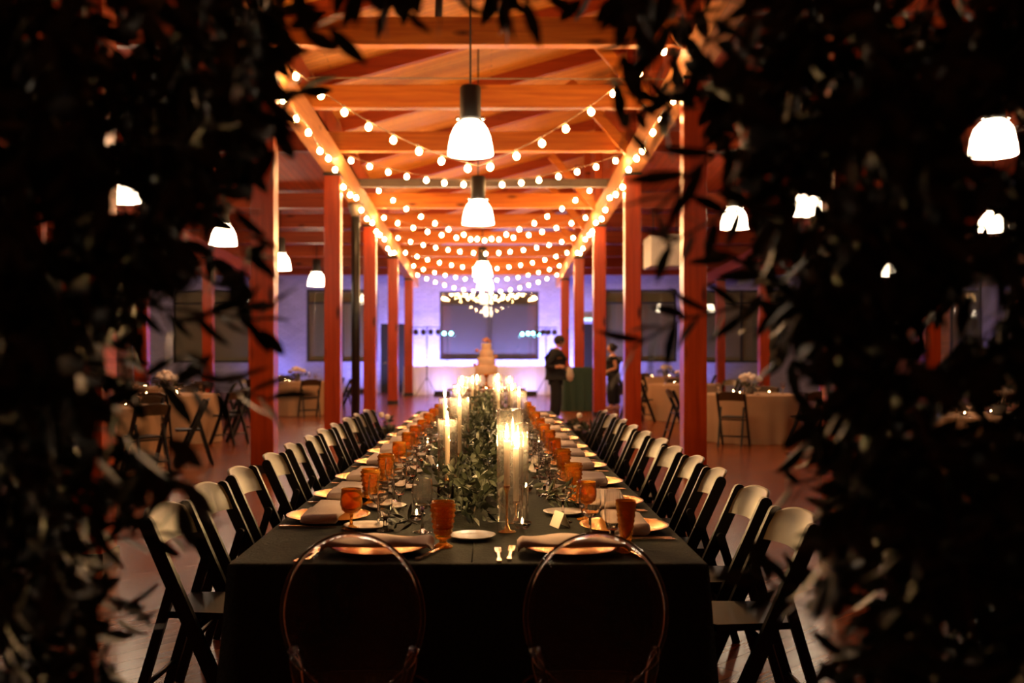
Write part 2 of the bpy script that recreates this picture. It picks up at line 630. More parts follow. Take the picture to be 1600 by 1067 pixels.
# roof: aisle decks in shade-darkened boards and the lit nave deck that climbs from one girder to the other
def sheet(x0, z0, x1, z1, y0, y1, th):
    vs = []
    for (x, z) in ((x0, z0), (x1, z1)):
        for y in (y0, y1):
            for t in (0, th):
                vs.append((x, y, z + zs(y) + t))
    # index: x*4 + y*2 + t
    fs = [(0, 2, 6, 4), (1, 5, 7, 3), (0, 4, 5, 1), (2, 3, 7, 6), (0, 1, 3, 2), (4, 6, 7, 5)]
    return vs, fs


SL = .28
ZD = 5.92                      # nave deck height above the left girder at Y = 11.78
v_, f_ = sheet(XL - PW, ZD, XR + PW + .1, ZD + SL * (XR + PW + .1 - XL + PW), WY0, WY1, .08)
cl = struct('ceiling', MB().add(v_, f_), M['deck'])
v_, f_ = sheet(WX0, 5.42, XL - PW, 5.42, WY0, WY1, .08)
struct('ceiling_left_aisle', MB().add(v_, f_), M['deck_shaded'])
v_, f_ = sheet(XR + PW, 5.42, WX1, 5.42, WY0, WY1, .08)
struct('ceiling_right_aisle', MB().add(v_, f_), M['deck_shaded'])
v_, f_ = sheet(XL - PW - .06, 5.42, XL - PW, 5.42, WY0, WY1, ZD - 5.42 + .1)
struct('wall_clerestory_left', MB().add(v_, f_), M['shaded_fir'])
v_, f_ = sheet(XR + PW + .1, 5.42, XR + PW + .16, 5.42, WY0, WY1, 2.2)
struct('wall_clerestory_right', MB().add(v_, f_), M['shaded_fir'])

# girders along the post rows
for nm, x in (('trim_girder_left', XL - PW), ('trim_girder_right', XR)):
    z = post_top(11.78)
    v_, f_ = sheet(x + .01, z + .02, x + PW - .01, z + .02, WY0, WY1, GH - .02)
    struct(nm, MB().add(v_, f_), M['girder'])
for nm, x in (('trim_outer_girder_left', OL - PW), ('trim_outer_girder_right', OR)):
    z = post_top(11.78)
    v_, f_ = sheet(x + .01, z + .02, x + PW - .01, z + .02, WY0, WY1, GH - .02)
    struct(nm, MB().add(v_, f_), M['shaded_fir'])
# cross beams
BY = [6.65, 9.2, 11.78, 14.35, 16.9, 22.05, 24.6, 27.2, 29.8, 32.35, 34.4]
k = 0
for Y in BY:
    zb = 5.03 + zs(Y)
    k += 1
    struct(f'trim_crossbeam_{k}', MB().box((XL - PW, Y - .09, zb), (XR + PW, Y + .09, zb + .33), .012), M['beam'])
    for x0, x1 in ((WX0 + .01, XL - PW), (XR + PW, WX1 - .01)):
        k += 1
        struct(f'trim_crossbeam_{k}', MB().box((x0, Y - .09, zb), (x1, Y + .09, zb + .33)), M['shaded_fir'])  # same beam outside the nave, in the shade-darkened fir
zb = 4.99 + zs(19.5)
struct('trim_steelbeam_1', MB().box((XL - PW, 19.42, zb + .12), (XR + PW, 19.58, zb + .135)).box((XL - PW, 19.42, zb - .02), (XR + PW, 19.58, zb)).box((XL - PW, 19.49, zb), (XR + PW, 19.51, zb + .12)), M['grey_steel'])
# rafters under the nave deck
k = 0
for Y in [8.0, 10.5, 13.1, 15.65, 18.2, 20.8, 23.4, 26, 28.6, 31.2, 33.8]:
    k += 1
    p = Vector((XL - .2, Y, ZD + zs(Y) - .12 + SL * (PW - .2)))
    q = Vector((XR + .3, Y, ZD + zs(Y) - .12 + SL * (XR + .3 - XL + PW)))
    struct(f'trim_rafter_{k}', MB().obox(p, q, .14, .24), M['shaded_fir'])
# studs and knee braces over the right girder
k = 0
for Y in [11.78, 14.35, 16.9, 22.05, 24.6, 27.2]:
    k += 1
    zb = 5.02 + zs(Y)
    mb = MB().box((XR + .02, Y - .22, zb), (XR + .18, Y - .10, zb + 2.1))
    struct(f'trim_stud_{k}', mb, M['shaded_fir'])
    Yb = Y - .18
    struct(f'trim_brace_{k}', MB().obox((XR + .05, Yb, zb - .02), (XR - .95, Yb, zb + 1.15), .1, .16), M['beam'])

# posts
POST = Kind(None)


def make_post():
    t = empty('timber_post', (0, 0, 0), 0, None, 'post')
    h = 1.0
    MB().box((-PW / 2, -PW / 2, .0), (PW / 2, PW / 2, h), .006).build('shaft', M['post'], t)
    return t


def post(x, Y, label, group=None):
    h = post_top(Y)
    t = empty('timber_post', (x, Y, 0), 0, label, 'post', group)
    MB().box((-PW / 2, -PW / 2, 0), (PW / 2, PW / 2, h - .03), .008).build('shaft', M['post'], t)
    MB().box((-PW / 2 - .012, -PW / 2 - .012, h - .03), (PW / 2 + .012, PW / 2 + .012, h + .012)).build('steel_cap', M['black_steel'], t)
    MB().box((-PW / 2 - .012, -PW / 2 - .012, 0), (PW / 2 + .012, PW / 2 + .012, .10)).build('base_plate', M['black_steel'], t)
    return t


near = ['nearest, partly screened by the greenery', 'second from the arch', 'third from the arch', 'fourth from the arch', 'fifth from the arch', 'last, nearest the uplit wall']
for i, Y in enumerate(PY):
    post(XL - PW / 2, Y, f'red timber post along the left of the aisle, {near[i]}')
    post(XR + PW / 2, Y, f'red timber post along the right of the aisle, {near[i]}')
for i, Y in enumerate(PY[1:]):
    post(OL - PW / 2, Y, f'dark outer timber post in the left side bay, {ORD[i]} from the arch')
    post(OR + PW / 2, Y, f'dark outer timber post in the right side bay, {ORD[i]} from the arch')
# the black iron column and its capital
t = empty('iron_column', (-2.66, 19.5, 0), 0, 'round black iron column standing between two red timber posts on the left', 'column')
ht = post_top(19.5)
MB().lathe([(.085, 0.0), (.085, ht - .25)], 20).build('shaft', M['black_steel'], t)
MB().lathe([(.12, .0), (.12, .06), (.09, .1)], 20).build('base', M['black_steel'], t)
MB().lathe([(.085, ht - .25), (.10, ht - .2), (.15, ht - .06), (.16, ht + .01)], 20).build('capital', M['grey_steel'], t)
t = tag(MB().tube([(-2.4, 13.0, 5.0), (2.3, 13.0, 4.98)], .010, 6).build('tie_rod', M['wire']), 'thin steel tie rod stretched across the nave under the roof', 'rod')
t = tag(MB().tube([(-.66, 12.2, 5.2), (-.64, 12.25, 5.9), (-.62, 12.3, 6.4)], .045, 8).build('conduit_pipe', M['black_steel']), 'dark conduit pipe rising from the near crossbeam to the roof', 'pipe')
t = tag(MB().box((3.75, 23.5, 3.45), (4.6, 24.6, 4.2), .03).build('air_duct', M['white_metal']), 'pale boxy air duct hung beside the right post row', 'duct')
MB().tube([(3.9, 24.0, 4.2), (3.9, 24.0, 5.0)], .015, 6).build('hanger_rod', M['black_steel'], t)
MB().tube([(4.45, 24.0, 4.2), (4.45, 24.0, 5.0)], .015, 6).build('hanger_rod', M['black_steel'], t)


# ------------------------------------------------------------------ pendant lamps
def make_pendant():
    t = empty('pendant_lamp', (0, 0, 0), 0, None, 'lamp')
    prof = [(.262, 0), (.262, .012), (.258, .06), (.248, .13), (.228, .22), (.195, .30), (.15, .36), (.10, .395), (.09, .40)]
    MB().lathe(prof + [(.088, .40), (.14, .345), (.185, .285), (.218, .21), (.238, .13), (.248, .06), (.252, .0)], 28, cap=False).build('glass_shade', M['pendant'], t)
    MB().lathe([(.25, .002), (.02, .002), (.0, .002)][::-1], 28, cap=False).build('diffuser', M['pendant'], t)
    MB().lathe([(.075, .385), (.118, .41), (.122, .43), (.122, .77), (.11, .79), (.02, .80)], 24).build('ballast_housing', M['lamp_black'], t)
    for s in (-1, 1):
        MB().ball((.15 * s, -.05, .41), .022).build('clamp_knob', M['chrome'], t)
    return t


class PendKind:
    def __init__(s):
        s.p, s.used = make_pendant(), False

    def place(s, loc, rz=0.0, label=None, group=None):
        if s.used:
            c = s.p.copy()
            COL.objects.link(c)
            c.location = loc
            for ch in s.p.children:
                if not ch.name.startswith('cord'):
                    dup(ch, parent=c)
            tag(c, label, None, group)
            t = c
        else:
            s.used, t = True, s.p
            t.location = loc
            tag(t, label, None, group)
        x, y, z = loc
        roof = (ZD + SL * (x - XL + PW) if XL - PW < x < XR + PW else 5.42) + zs(y) + .01
        MB().tube([(0, 0, .79), (0, 0, roof - z)], .012, 6).build('cord', M['lamp_black'], t)
        return t


PEND = PendKind()


def pendant(px, pyb, w, label, group):
    Y = .524 * F / w
    p = P(px, pyb, Y)
    return PEND.place((p.x, Y, p.z), 0, label, group)


for i, (px, pyb, w_) in enumerate([(735, 242, 71), (747, 350, 49.5), (754, 432, 30.5), (758, 452, 25.5)]):
    pendant(px, pyb, w_, f'white bell pendant lamp over the aisle, {ORD[i]} from the arch', 'aisle pendants')
for i, (X, Y) in enumerate([(-5.18, 8.9), (-5.18, 14.07), (-5.18, 19.22), (-5.18, 24.4), (-5.18, 29.5)]):
    PEND.place((X, Y, 3.62 - .010 * (Y - 8.9) - .03), 0, f'white bell pendant lamp over the left side tables, {ORD[i]} from the arch', 'left side pendants')
for i, (px, pyb, w_) in enumerate([(1552, 243, 75), (1262, 336, 52), (1148, 357, 44), (1552, 363, 46), (1392, 434, 33)]):
    pendant(px, pyb, w_, f'white bell pendant lamp over the right side tables, {ORD[i]} of five from the arch', 'right side pendants')
PEND.place((-.22, 6.2, 3.72), 0, 'white bell pendant lamp high above the near end of the long table', 'aisle pendants')
PEND.place((-5.18, 3.75, 3.66), 0, 'white bell pendant lamp over the left floor beside the arch', 'left side pendants')
PEND.place((5.2, 5.0, 3.66), 0, 'white bell pendant lamp over the right floor beside the arch', 'right side pendants')
for i, (X, Y) in enumerate([(-9.7, 19.2), (-9.7, 24.4), (-9.7, 29.5)]):
    PEND.place((X, Y, 3.5), 0, f'white bell pendant lamp beyond the outer left posts, {ORD[i]} from the arch', 'outer left pendants')

# ------------------------------------------------------------------ string lights
BR = .038
bulb_me = MB().ball((0, 0, -.075), BR, 12, 8, (1, 1, 1.1)).mesh('bulb', M['bulb'])
sock_me = MB().lathe([(.016, -.03), (.018, -.01), (.014, .015)], 8).mesh('socket', M['socket'])


def strand(pts_fn, n, label, group):
    """pts_fn(t) -> point for t in 0..1; n bulbs"""
    base = pts_fn(.5)
    t = empty('string_light', base, 0, label, 'string lights', group)
    pts = [pts_fn(k / 40) - base for k in range(41)]
    MB().tube(pts, .006, 5).build('cable', M['wire'], t)
    for k in range(n):
        u = (k + .5) / n
        p = pts_fn(u) - base
        b = bpy.data.objects.new('bulb', bulb_me)
        COL.objects.link(b)
        b.parent = t
        b.location = p
        b.rotation_euler = (random.uniform(-.2, .2), random.uniform(-.25, .25), 0)
        s = bpy.data.objects.new('socket', sock_me)
        COL.objects.link(s)
        s.parent = b


def cross(Y, zl, zr, zc, n, xo=0.0, dy=0.0, vshape=.35):
    def fn(t):
        x = XL - .01 + (XR - XL + .02) * t
        s = (2 * t - 1)
        sag = (1 - s * s) * (1 - vshape) + (1 - abs(s)) * vshape
        z = zl + (zr - zl) * t
        return Vector((x, Y + dy * abs(s), z - sag * ((zl + zr) / 2 - zc)))
    return fn


CR = [(12.2, 4.99, 5.32, 3.70, 16, .5), (16.9, 4.80, 4.80, 4.32, 15, .1), (21.3, 5.05, 5.05, 3.87, 16, .5), (22.2, 4.55, 4.55, 3.98, 15, .2),
      (25.4, 4.45, 4.45, 4.0, 15, .2), (27.6, 4.30, 4.30, 3.78, 15, .3), (30.6, 4.2, 4.2, 3.68, 15, .2), (32.2, 4.05, 4.05, 3.40, 16, .3)]
for i, (Y, zl, zr, zc, n, vs_) in enumerate(CR):
    strand(cross(Y, zl, zr, zc, n, vshape=vs_), n, f'drooping strand of warm globe bulbs across the aisle, {ORD[i]} from the arch', None)
for x, nm in ((XL + .05, 'left'), (XR - .05, 'right')):
    def fn(t, x=x):
        Y = 11.6 + 14.4 * t
        return Vector((x, Y, 4.70 + zs(Y) - .10 - .08 * abs(math.sin(t * 4 * PI)) - .05 * math.sin(t * 37)))
    strand(fn, 18, f'strand of warm globe bulbs running along the {nm} girder', None)

# ------------------------------------------------------------------ the long table
TX0, TX1, TY0, TY1, TZ = -.823, .677, 3.098, 11.15, .76


def drape(x0, x1, y0, y1, zt, zb, flare, amp, folds, nper, side_flare=None):
    """a cloth over a rectangular top with falling sides"""
    per = 2 * (x1 - x0 + y1 - y0)
    pts = []
    r = .02
    segs = [((x0, y0), (x1, y0), (0, -1)), ((x1, y0), (x1, y1), (1, 0)), ((x1, y1), (x0, y1), (0, 1)), ((x0, y1), (x0, y0), (-1, 0))]
    for a, b, n in segs:
        L = math.hypot(b[0] - a[0], b[1] - a[1])
        m = max(4, int(nper * L / per))
        for k in range(m):
            u = k / m
            nn = Vector((n[0], n[1], 0))
            pts.append((Vector((a[0] + (b[0] - a[0]) * u, a[1] + (b[1] - a[1]) * u, 0)), nn, min(u, 1 - u) * L))
    # soften normals at corners
    K = len(pts)
    nor = []
    for i in range(K):
        n = (pts[i - 1][1] + pts[i][1]) if pts[i][2] < 1e-6 else pts[i][1]
        nor.append(n.normalized())
    rows = [(-.03, zt), (-.008, zt), (-.002, zt - .003), (0, zt - .012)]
    H = zt - zb
    for j in range(1, 9):
        rows.append((None, zt - .012 - (H - .012) * j / 8))
    vs, fs = [], []
    for j, (off, z) in enumerate(rows):
        for i, (p, n, c) in enumerate(pts):
            if off is None:
                d = (zt - z) / H
                ww = amp * d * (math.sin(i * 2 * PI * folds / K) + .5 * math.sin(i * 2 * PI * folds * 1.7 / K + 1))
                o = flare * d ** 1.2 + ww
            else:
                o = off
            if off is None and side_flare is not None and abs(nor[i].x) > .9:
                o = side_flare * d ** 1.2 + ww * .5
            q = p + nor[i] * o
            vs.append((q.x, q.y, z))
    for j in range(len(rows) - 1):
        for i in range(K):
            a, b = j * K, (j + 1) * K
            fs.append((a + i, b + i, b + (i + 1) % K, a + (i + 1) % K))
    mb = MB().add(vs, fs, True)
    mb.f.append(tuple(range(K)))
    mb.sm.append(False)
    return mb


tc_ = tag(drape(TX0, TX1, TY0, TY1, TZ, .004, .085, .008, 46, 520, .018).build('tablecloth', M['cloth']), 'dark green velvet cloth covering the long banquet table to the floor', 'tablecloth')
MB().tube([(-.062, TY0 + .03, TZ + .0005), (-.06, TY0 + .5, TZ + .0005)], .0025, 6).build('seam', M['cloth'], tc_)


# ------------------------------------------------------------------ chairs
def rounded_bar(mb, p, q, width, y0, y1, n=6):
    """flat board in the x-z plane from p (bottom) to q (round top)"""
    p, q = Vector((p[0], p[1])), Vector((q[0], q[1]))
    d = (q - p).normalized()
    a = Vector((-d.y, d.x))
    out = [p - a * width / 2]
    r = width / 2
    out.append(p + a * width / 2)
    for k in range(n + 1):
        t = PI / 2 - PI * k / n
        c = q - d * r
        out.append(c + a * r * math.sin(t) + d * r * math.cos(t))
    out = out[::1]
    return mb.prism([(v.x, v.y) for v in out], y0, y1)


def make_folding_chair():
    """faces +x; the long boards run from the back's top to the front feet"""
    t = empty('folding_chair', (0, 0, 0), 0, None, 'chair')
    for s in (-1, 1):
        y = .205 * s
        rounded_bar(MB(), (.12, 0), (-.243, .815), .052, y - .013, y + .013).build('leg', M['chair'], t)
    for s in (-1, 1):
        y = .172 * s
        rounded_bar(MB(), (-.315, 0), (-.135, .60), .036, y - .012, y + .012).build('leg', M['chair'], t)
    # seat
    mb = MB()
    out = []
    for (x, y) in ((-.19, -.15), (-.19, .15), (.10, .17), (.13, .14), (.13, -.14), (.10, -.17)):
        out.append((x, y))
    n = len(out)
    vs = [(x, y, .43) for x, y in out] + [(x, y, .455) for x, y in out]
    mb.add(vs, [tuple(range(n)), tuple(range(2 * n - 1, n - 1, -1))] + [(k, n + k, n + (k + 1) % n, (k + 1) % n) for k in range(n)])
    mb.build('seat', M['chair'], t)
    # curved top rail with an arched upper edge
    mb = MB()
    K = 20
    prof = []
    for k in range(K + 1):
        q = -1 + 2 * k / K
        y = q * .193
        bow = .035 * (1 - q * q)
        top = .798 + .034 * (1 - abs(q) ** 3.2)
        bot = .688 + .008 * (1 - q * q)
        def xc(z):
            return -.243 + (.815 - z) * .445 - bow
        mid = (bot + top) / 2
        prof.append([(xc(bot) + .007, y, bot), (xc(mid) + .010, y, mid), (xc(top) + .008, y, top - .008), (xc(top), y, top), (xc(top) - .008, y, top - .004), (xc(mid) - .010, y, mid), (xc(bot) - .008, y, bot)])
    for strip in ((0, 1, 2), (2, 3, 4), (4, 5, 6), (6, 0)):
        n_ = len(strip)
        vs = [prof[k][j] for k in range(K + 1) for j in strip]
        fs = [(k * n_ + j, k * n_ + j + 1, (k + 1) * n_ + j + 1, (k + 1) * n_ + j) for k in range(K) for j in range(n_ - 1)]
        mb.add(vs, fs, True)
    mb.add(prof[0], [tuple(range(6, -1, -1))])
    mb.add(prof[K], [tuple(range(7))])
    mb.build('backrest', M['rail'], t)
    for (x, z, hw) in ((.057, .14, .192), (-.265, .17, .16), (-.056, .40, .192)):
        MB().tube([(x, -hw, z), (x, hw, z)], .011, 8).build('stretcher', M['chair'], t)
    return t


FC = Kind(make_folding_chair())
LY = [3.85, 4.46, 5.09, 5.79, 6.43, 7.02, 7.62, 8.24, 8.9, 9.55, 10.2]
RY = [3.70, 4.34, 5.05, 5.64, 6.2, 6.78, 7.4, 8.05, 8.75, 9.45, 10.15]
for i, Y in enumerate(LY):
    FC.place((-1.03 + random.uniform(-.012, .012), Y, 0), random.uniform(-.05, .05), f'black folding chair, {ORD[i]} from the near end on the left of the long table', 'chairs on the left of the long table')
for i, Y in enumerate(RY):
    FC.place((.90 + random.uniform(-.012, .012), Y, 0), PI + random.uniform(-.06, .05), f'black folding chair, {ORD[i]} from the near end on the right of the long table', 'chairs on the right of the long table')


def make_ghost_chair():
    """clear chair with an oval back; the seat lies towards +y"""
    t = empty('clear_chair', (0, 0, 0), 0, None, 'chair')
    A, B, ZC = .188, .222, .715
    lean = -.10
    def back(th, rr=1.0, dy=0.0):
        x, z = A * rr * math.cos(th), B * rr * math.sin(th)
        return Vector((x, lean * z + dy, ZC + z))
    ring = [back(2 * PI * k / 56) for k in range(56)]
    mb = MB().tube(ring, .0068, 8, closed=True)
    mb.build('back_ring', M['acrylic'], t)
    # thin dished panel
    vs, fs = [], []
    for side in (0, 1):
        for r in range(1, 6):
            for k in range(40):
                rr = .985 * r / 5
                vs.append(back(2 * PI * k / 40, rr, -.006 * (1 - rr * rr) + (.002 if side else -.002)))
    for side in (0, 1):
        o = side * 200
        for r in range(4):
            for k in range(40):
                a = o + r * 40
                q = (a + k, a + (k + 1) % 40, a + 40 + (k + 1) % 40, a + 40 + k)
                fs.append(q if side else q[::-1])
        q = tuple(o + k for k in range(40))
        fs.append(q[::-1] if side else q)
    for k in range(40):
        a, b = 160, 360
        fs.append((a + k, a + (k + 1) % 40, b + (k + 1) % 40, b + k))
    MB().add(vs, fs, True).build('back_panel', M['sheet'], t)
    for s in (-1, 1):
        th = -PI / 2 + s * .92
        p = back(th)
        MB().tube([p + Vector((s * .012, 0, .05)), p + Vector((s * .004, -.004, 0)), (s * .140, -.005, .52), (s * .152, .02, .455)], [.012, .017, .015, .018], 10).build('back_post', M['acrylic'], t)
    mb = MB()
    prof = []
    vs, fs = [], []
    for (z, sc_) in ((.438, .94), (.445, 1.0), (.462, 1.0), (.469, .95)):
        for k in range(32):
            a = 2 * PI * k / 32
            ca, sa = math.cos(a), math.sin(a)
            x = .205 * sc_ * math.copysign(abs(ca) ** .7, ca)
            y = .155 + .17 * sc_ * math.copysign(abs(sa) ** .7, sa)
            vs.append((x, y, z))
    for j in range(3):
        for k in range(32):
            fs.append((j * 32 + k, j * 32 + (k + 1) % 32, (j + 1) * 32 + (k + 1) % 32, (j + 1) * 32 + k))
    fs += [tuple(range(31, -1, -1)), tuple(96 + k for k in range(32))]
    mb.add(vs, fs, True).build('seat', M['acrylic'], t)
    for sx in (-1, 1):
        for (y0, y1) in ((.03, -.05), (.27, .27)):
            MB().tube([(sx * .155, y0, .44), (sx * .165, (y0 * .6 + y1 * .4), .25), (sx * .175, y1, .0)], [.024, .018, .013], 10).build('leg', M['acrylic'], t)
    return t


GC = Kind(make_ghost_chair())
GC.place((P(551, 0, 2.66).x, 2.66, 0), 0, 'clear oval-back chair at the left of the table head', 'clear chairs at the table head')
GC.place((P(931, 0, 2.66).x, 2.66, 0), 0, 'clear oval-back chair at the right of the table head', 'clear chairs at the table head')
GC.place((P(737, 0, 20.6).x, 20.6, 0), 0.2, 'clear oval-back chair by the cake table, left of the pedestal', 'clear chairs by the cake table')
GC.place((P(784, 0, 20.6).x, 20.6, 0), -.2, 'clear oval-back chair by the cake table, right of the pedestal', 'clear chairs by the cake table')


# ------------------------------------------------------------------ tableware
def make_charger():
    t = MB().lathe([(.0, .002), (.10, .002), (.115, .004), (.150, .015), (.164, .019), (.165, .0215), (.150, .0185), (.115, .008), (.10, .006), (.0, .006)], 40).build('charger_plate', M['charger'])
    return tag(t, None, 'plate')


def make_napkin(L=.36, W=.15):
    """a folded strip lying across the charger, ends drooping; runs along y"""
    mb = MB()
    K, J = 40, 8
    vs, fs = [], []
    for k in range(K + 1):
        s = -1 + 2 * k / K
        y = s * L / 2
        droop = .019 - .016 * max(0, abs(s) - .93) / .07
        wv = W * (1 + .04 * math.sin(3 * s + 1))
        for j in range(J):
            a = 2 * PI * j / J
            x = wv / 2 * math.copysign(abs(math.cos(a)) ** .4, math.cos(a))
            z = .011 * math.copysign(abs(math.sin(a)) ** .6, math.sin(a)) + .012
            vs.append((x, y, droop + z * (1 + .25 * math.sin(5 * s + j))))
    for k in range(K):
        for j in range(J):
            fs.append((k * J + j, (k + 1) * J + j, (k + 1) * J + (j + 1) % J, k * J + (j + 1) % J))
    fs += [tuple(range(J)), tuple(K * J + j for j in reversed(range(J)))]
    mb.add(vs, fs, True)
    # the fold line: a second, narrower layer on top
    return tag(mb.build('folded_napkin', M['napkin']), None, 'napkin')


def make_bread_plate():
    t = MB().lathe([(.0, .002), (.05, .002), (.06, .004), (.082, .014), (.083, .016), (.06, .0075), (.05, .006), (.0, .006)], 32).build('bread_plate', M['china'])
    return tag(t, None, 'plate')


def make_goblet():
    t = empty('amber_goblet', (0, 0, 0), 0, None, 'glass')
    prof = []
    for k in range(21):
        u = k / 20
        r = .0215 + (.040 - .0215) * min(1, (u * 1.35)) ** .55
        r += .0036 * (math.sin(u * PI * 14) if u < .96 else 0)
        prof.append((r, .028 + .127 * u))
    inner = [(.0375, .155), (.036, .11), (.028, .05), (.0, .042)]
    bowl = MB().lathe(prof + inner, 30, rfun=lambda i, k: 1 + (.045 * (1 if k % 2 else -1) if i < 19 else 0), cap=False)
    bowl.build('bowl', M['amber'], t)
    MB().lathe([(.034, 0), (.035, .004), (.022, .010), (.012, .018), (.0135, .026), (.022, .032)], 24).build('foot', M['amber'], t)
    return t


def make_tall_goblet():
    t = empty('tall_amber_goblet', (0, 0, 0), 0, None, 'glass')
    prof = []
    for k in range(23):
        u = k / 22
        r = .015 + .020 * u ** .8 + .0016 * math.sin(u * PI * 16)
        prof.append((r, .022 + .148 * u))
    MB().lathe(prof + [(.033, .17), (.022, .08), (.0, .04)], 24, rfun=lambda i, k: 1 + (.03 * (1 if k % 2 else -1) if i < 21 else 0), cap=False).build('bowl', M['amber'], t)
    MB().lathe([(.033, 0), (.034, .004), (.02, .009), (.010, .016), (.016, .026)], 24).build('foot', M['amber'], t)
    return t


def make_stem_goblet():
    t = empty('stemmed_amber_goblet', (0, 0, 0), 0, None, 'glass')
    prof = [(.006, .055), (.022, .060), (.035, .072), (.0405, .09), (.0395, .115), (.037, .14), (.0375, .15)]
    MB().lathe(prof + [(.0355, .15), (.037, .115), (.037, .09), (.028, .074), (.0, .066)], 28, rfun=lambda i, k: 1 + (.03 * (1 if (k + i) % 2 else -1) if 0 < i < 5 else 0), cap=False).build('bowl', M['amber'], t)
    MB().lathe([(.036, 0), (.037, .004), (.016, .009), (.006, .016), (.0052, .04), (.008, .058)], 24).build('foot', M['amber'], t)
    return t


def make_wine():
    t = empty('wine_glass', (0, 0, 0), 0, None, 'glass')
    prof = [(.005, .082), (.016, .086), (.030, .100), (.038, .122), (.040, .145), (.037, .175), (.0345, .195)]
    MB().lathe(prof + [(.0335, .195), (.036, .175), (.0388, .145), (.0365, .122), (.028, .102), (.012, .090), (.0, .089)], 12, cap=False, smooth=False).build('bowl', M['clear'], t)
    MB().lathe([(.037, 0), (.0375, .003), (.014, .007), (.005, .016), (.0042, .05), (.0055, .084)], 20).build('stem_foot', M['clear'], t)
    return t


def make_flute():
    t = empty('cut_tumbler', (0, 0, 0), 0, None, 'glass')
    prof = [(.006, .045), (.018, .050), (.026, .075), (.028, .12), (.0285, .165), (.028, .185)]
    MB().lathe(prof + [(.027, .185), (.0272, .12), (.024, .075), (.012, .056), (.0, .054)], 12, cap=False, smooth=False).build('bowl', M['clear'], t)
    MB().lathe([(.033, 0), (.0335, .003), (.012, .008), (.006, .02), (.008, .048)], 20).build('stem_foot', M['clear'], t)
    return t


def make_fork():
    t = empty('fork', (0, 0, 0), 0, None, 'cutlery')
    mb = MB()
    mb.obox((0, -.095, .004), (0, -.06, .005), .014, .004).obox((0, -.06, .005), (0, .02, .008), .008, .004)
    mb.build('handle', M['silver'], t)
    mb = MB().obox((0, .02, .008), (0, .045, .007), .020, .003)
    for k in range(4):
        x = (k - 1.5) * .0058
        mb.obox((x, .045, .007), (x, .092, .010), .0032, .003)
    mb.build('tines', M['silver'], t)
    return t


def make_knife():
    t = empty('knife', (0, 0, 0), 0, None, 'cutlery')
    MB().obox((0, -.105, .005), (0, -.08, .005), .018, .006).obox((0, -.08, .005), (0, .0, .005), .011, .006).build('handle', M['silver'], t)
    MB().obox((0, .0, .005), (0, .095, .004), .017, .002).obox((0, .095, .004), (0, .11, .004), .010, .002).build('blade', M['silver'], t)
    return t


def make_card():
    mb = MB()
    mb.obox((-.021, 0, .001), (-.001, 0, .052), .085, .0012, up=(0, 1, 0)) if False else None
    for s in (-1, 1):
        a, b = (s * .024, .0), (s * .0008, .056)
        vs = [(a[0], -.042, a[1]), (a[0], .042, a[1]), (b[0], .042, b[1]), (b[0], -.042, b[1])]
        vs += [(x + s * .0012, y, z) for x, y, z in vs]
        mb.add(vs, [(0, 1, 2, 3), (7, 6, 5, 4), (0, 4, 5, 1), (1, 5, 6, 2), (2, 6, 7, 3), (3, 7, 4, 0)])
    return tag(mb.build('place_card', M['card']), None, 'card')


K_CH, K_NP, K_BP, K_GB, K_TG, K_SG, K_WG, K_FL, K_FK, K_KN, K_CD = [Kind(f()) for f in (make_charger, make_napkin, make_bread_plate, make_goblet, make_tall_goblet, make_stem_goblet, make_wine, make_flute, make_fork, make_knife, make_card)]


def place_setting(cx, cy, ang, who, short, gob, idx, extra=True):
    """ang: direction the guest faces; who says which seat"""
    fx, fy = math.cos(ang), math.sin(ang)      # forward
    rx, ry = fy, -fx                            # the guest's right

    def at(f, r):
        return (cx + fx * f + rx * r, cy + fy * f + ry * r, TZ + .001)
    K_CH.place(at(0, 0), random.random() * 6, f'round gold charger plate under a napkin, {who}', 'gold charger plates')
    K_NP.place((at(0, 0)[0], at(0, 0)[1], TZ + .008), ang + random.uniform(-.07, .07), f'taupe folded napkin across the charger, {who}', 'folded napkins')
    K_BP.place(at(.20, -.27), random.random() * 6, f'small pale bread plate by the charger, {who}', 'bread plates')
    a2 = ang - PI / 2
    K_FK.place(at(-.05, -.185), a2, f'rose gold fork lying nearer the charger, {who}', 'forks beside the chargers')
    K_FK.place(at(-.055, -.215), a2 + .04, f'rose gold fork lying farther from the charger, {who}', 'forks beside the chargers')
    K_KN.place(at(-.05, .19), a2 - .05, f'rose gold table knife beside the charger, {who}', 'knives beside the chargers')
    g = gob.place(at(.12, .215), random.random(), f'amber pressed glass goblet, {who}', 'amber goblets')
    K_WG.place(at(.215, .16), random.random(), f'clear stemmed wine glass, {who}', 'wine glasses')
    if extra:
        K_FL.place(at(.25, .255), random.random(), f'clear tall cut glass, {who}', 'tall cut glasses')


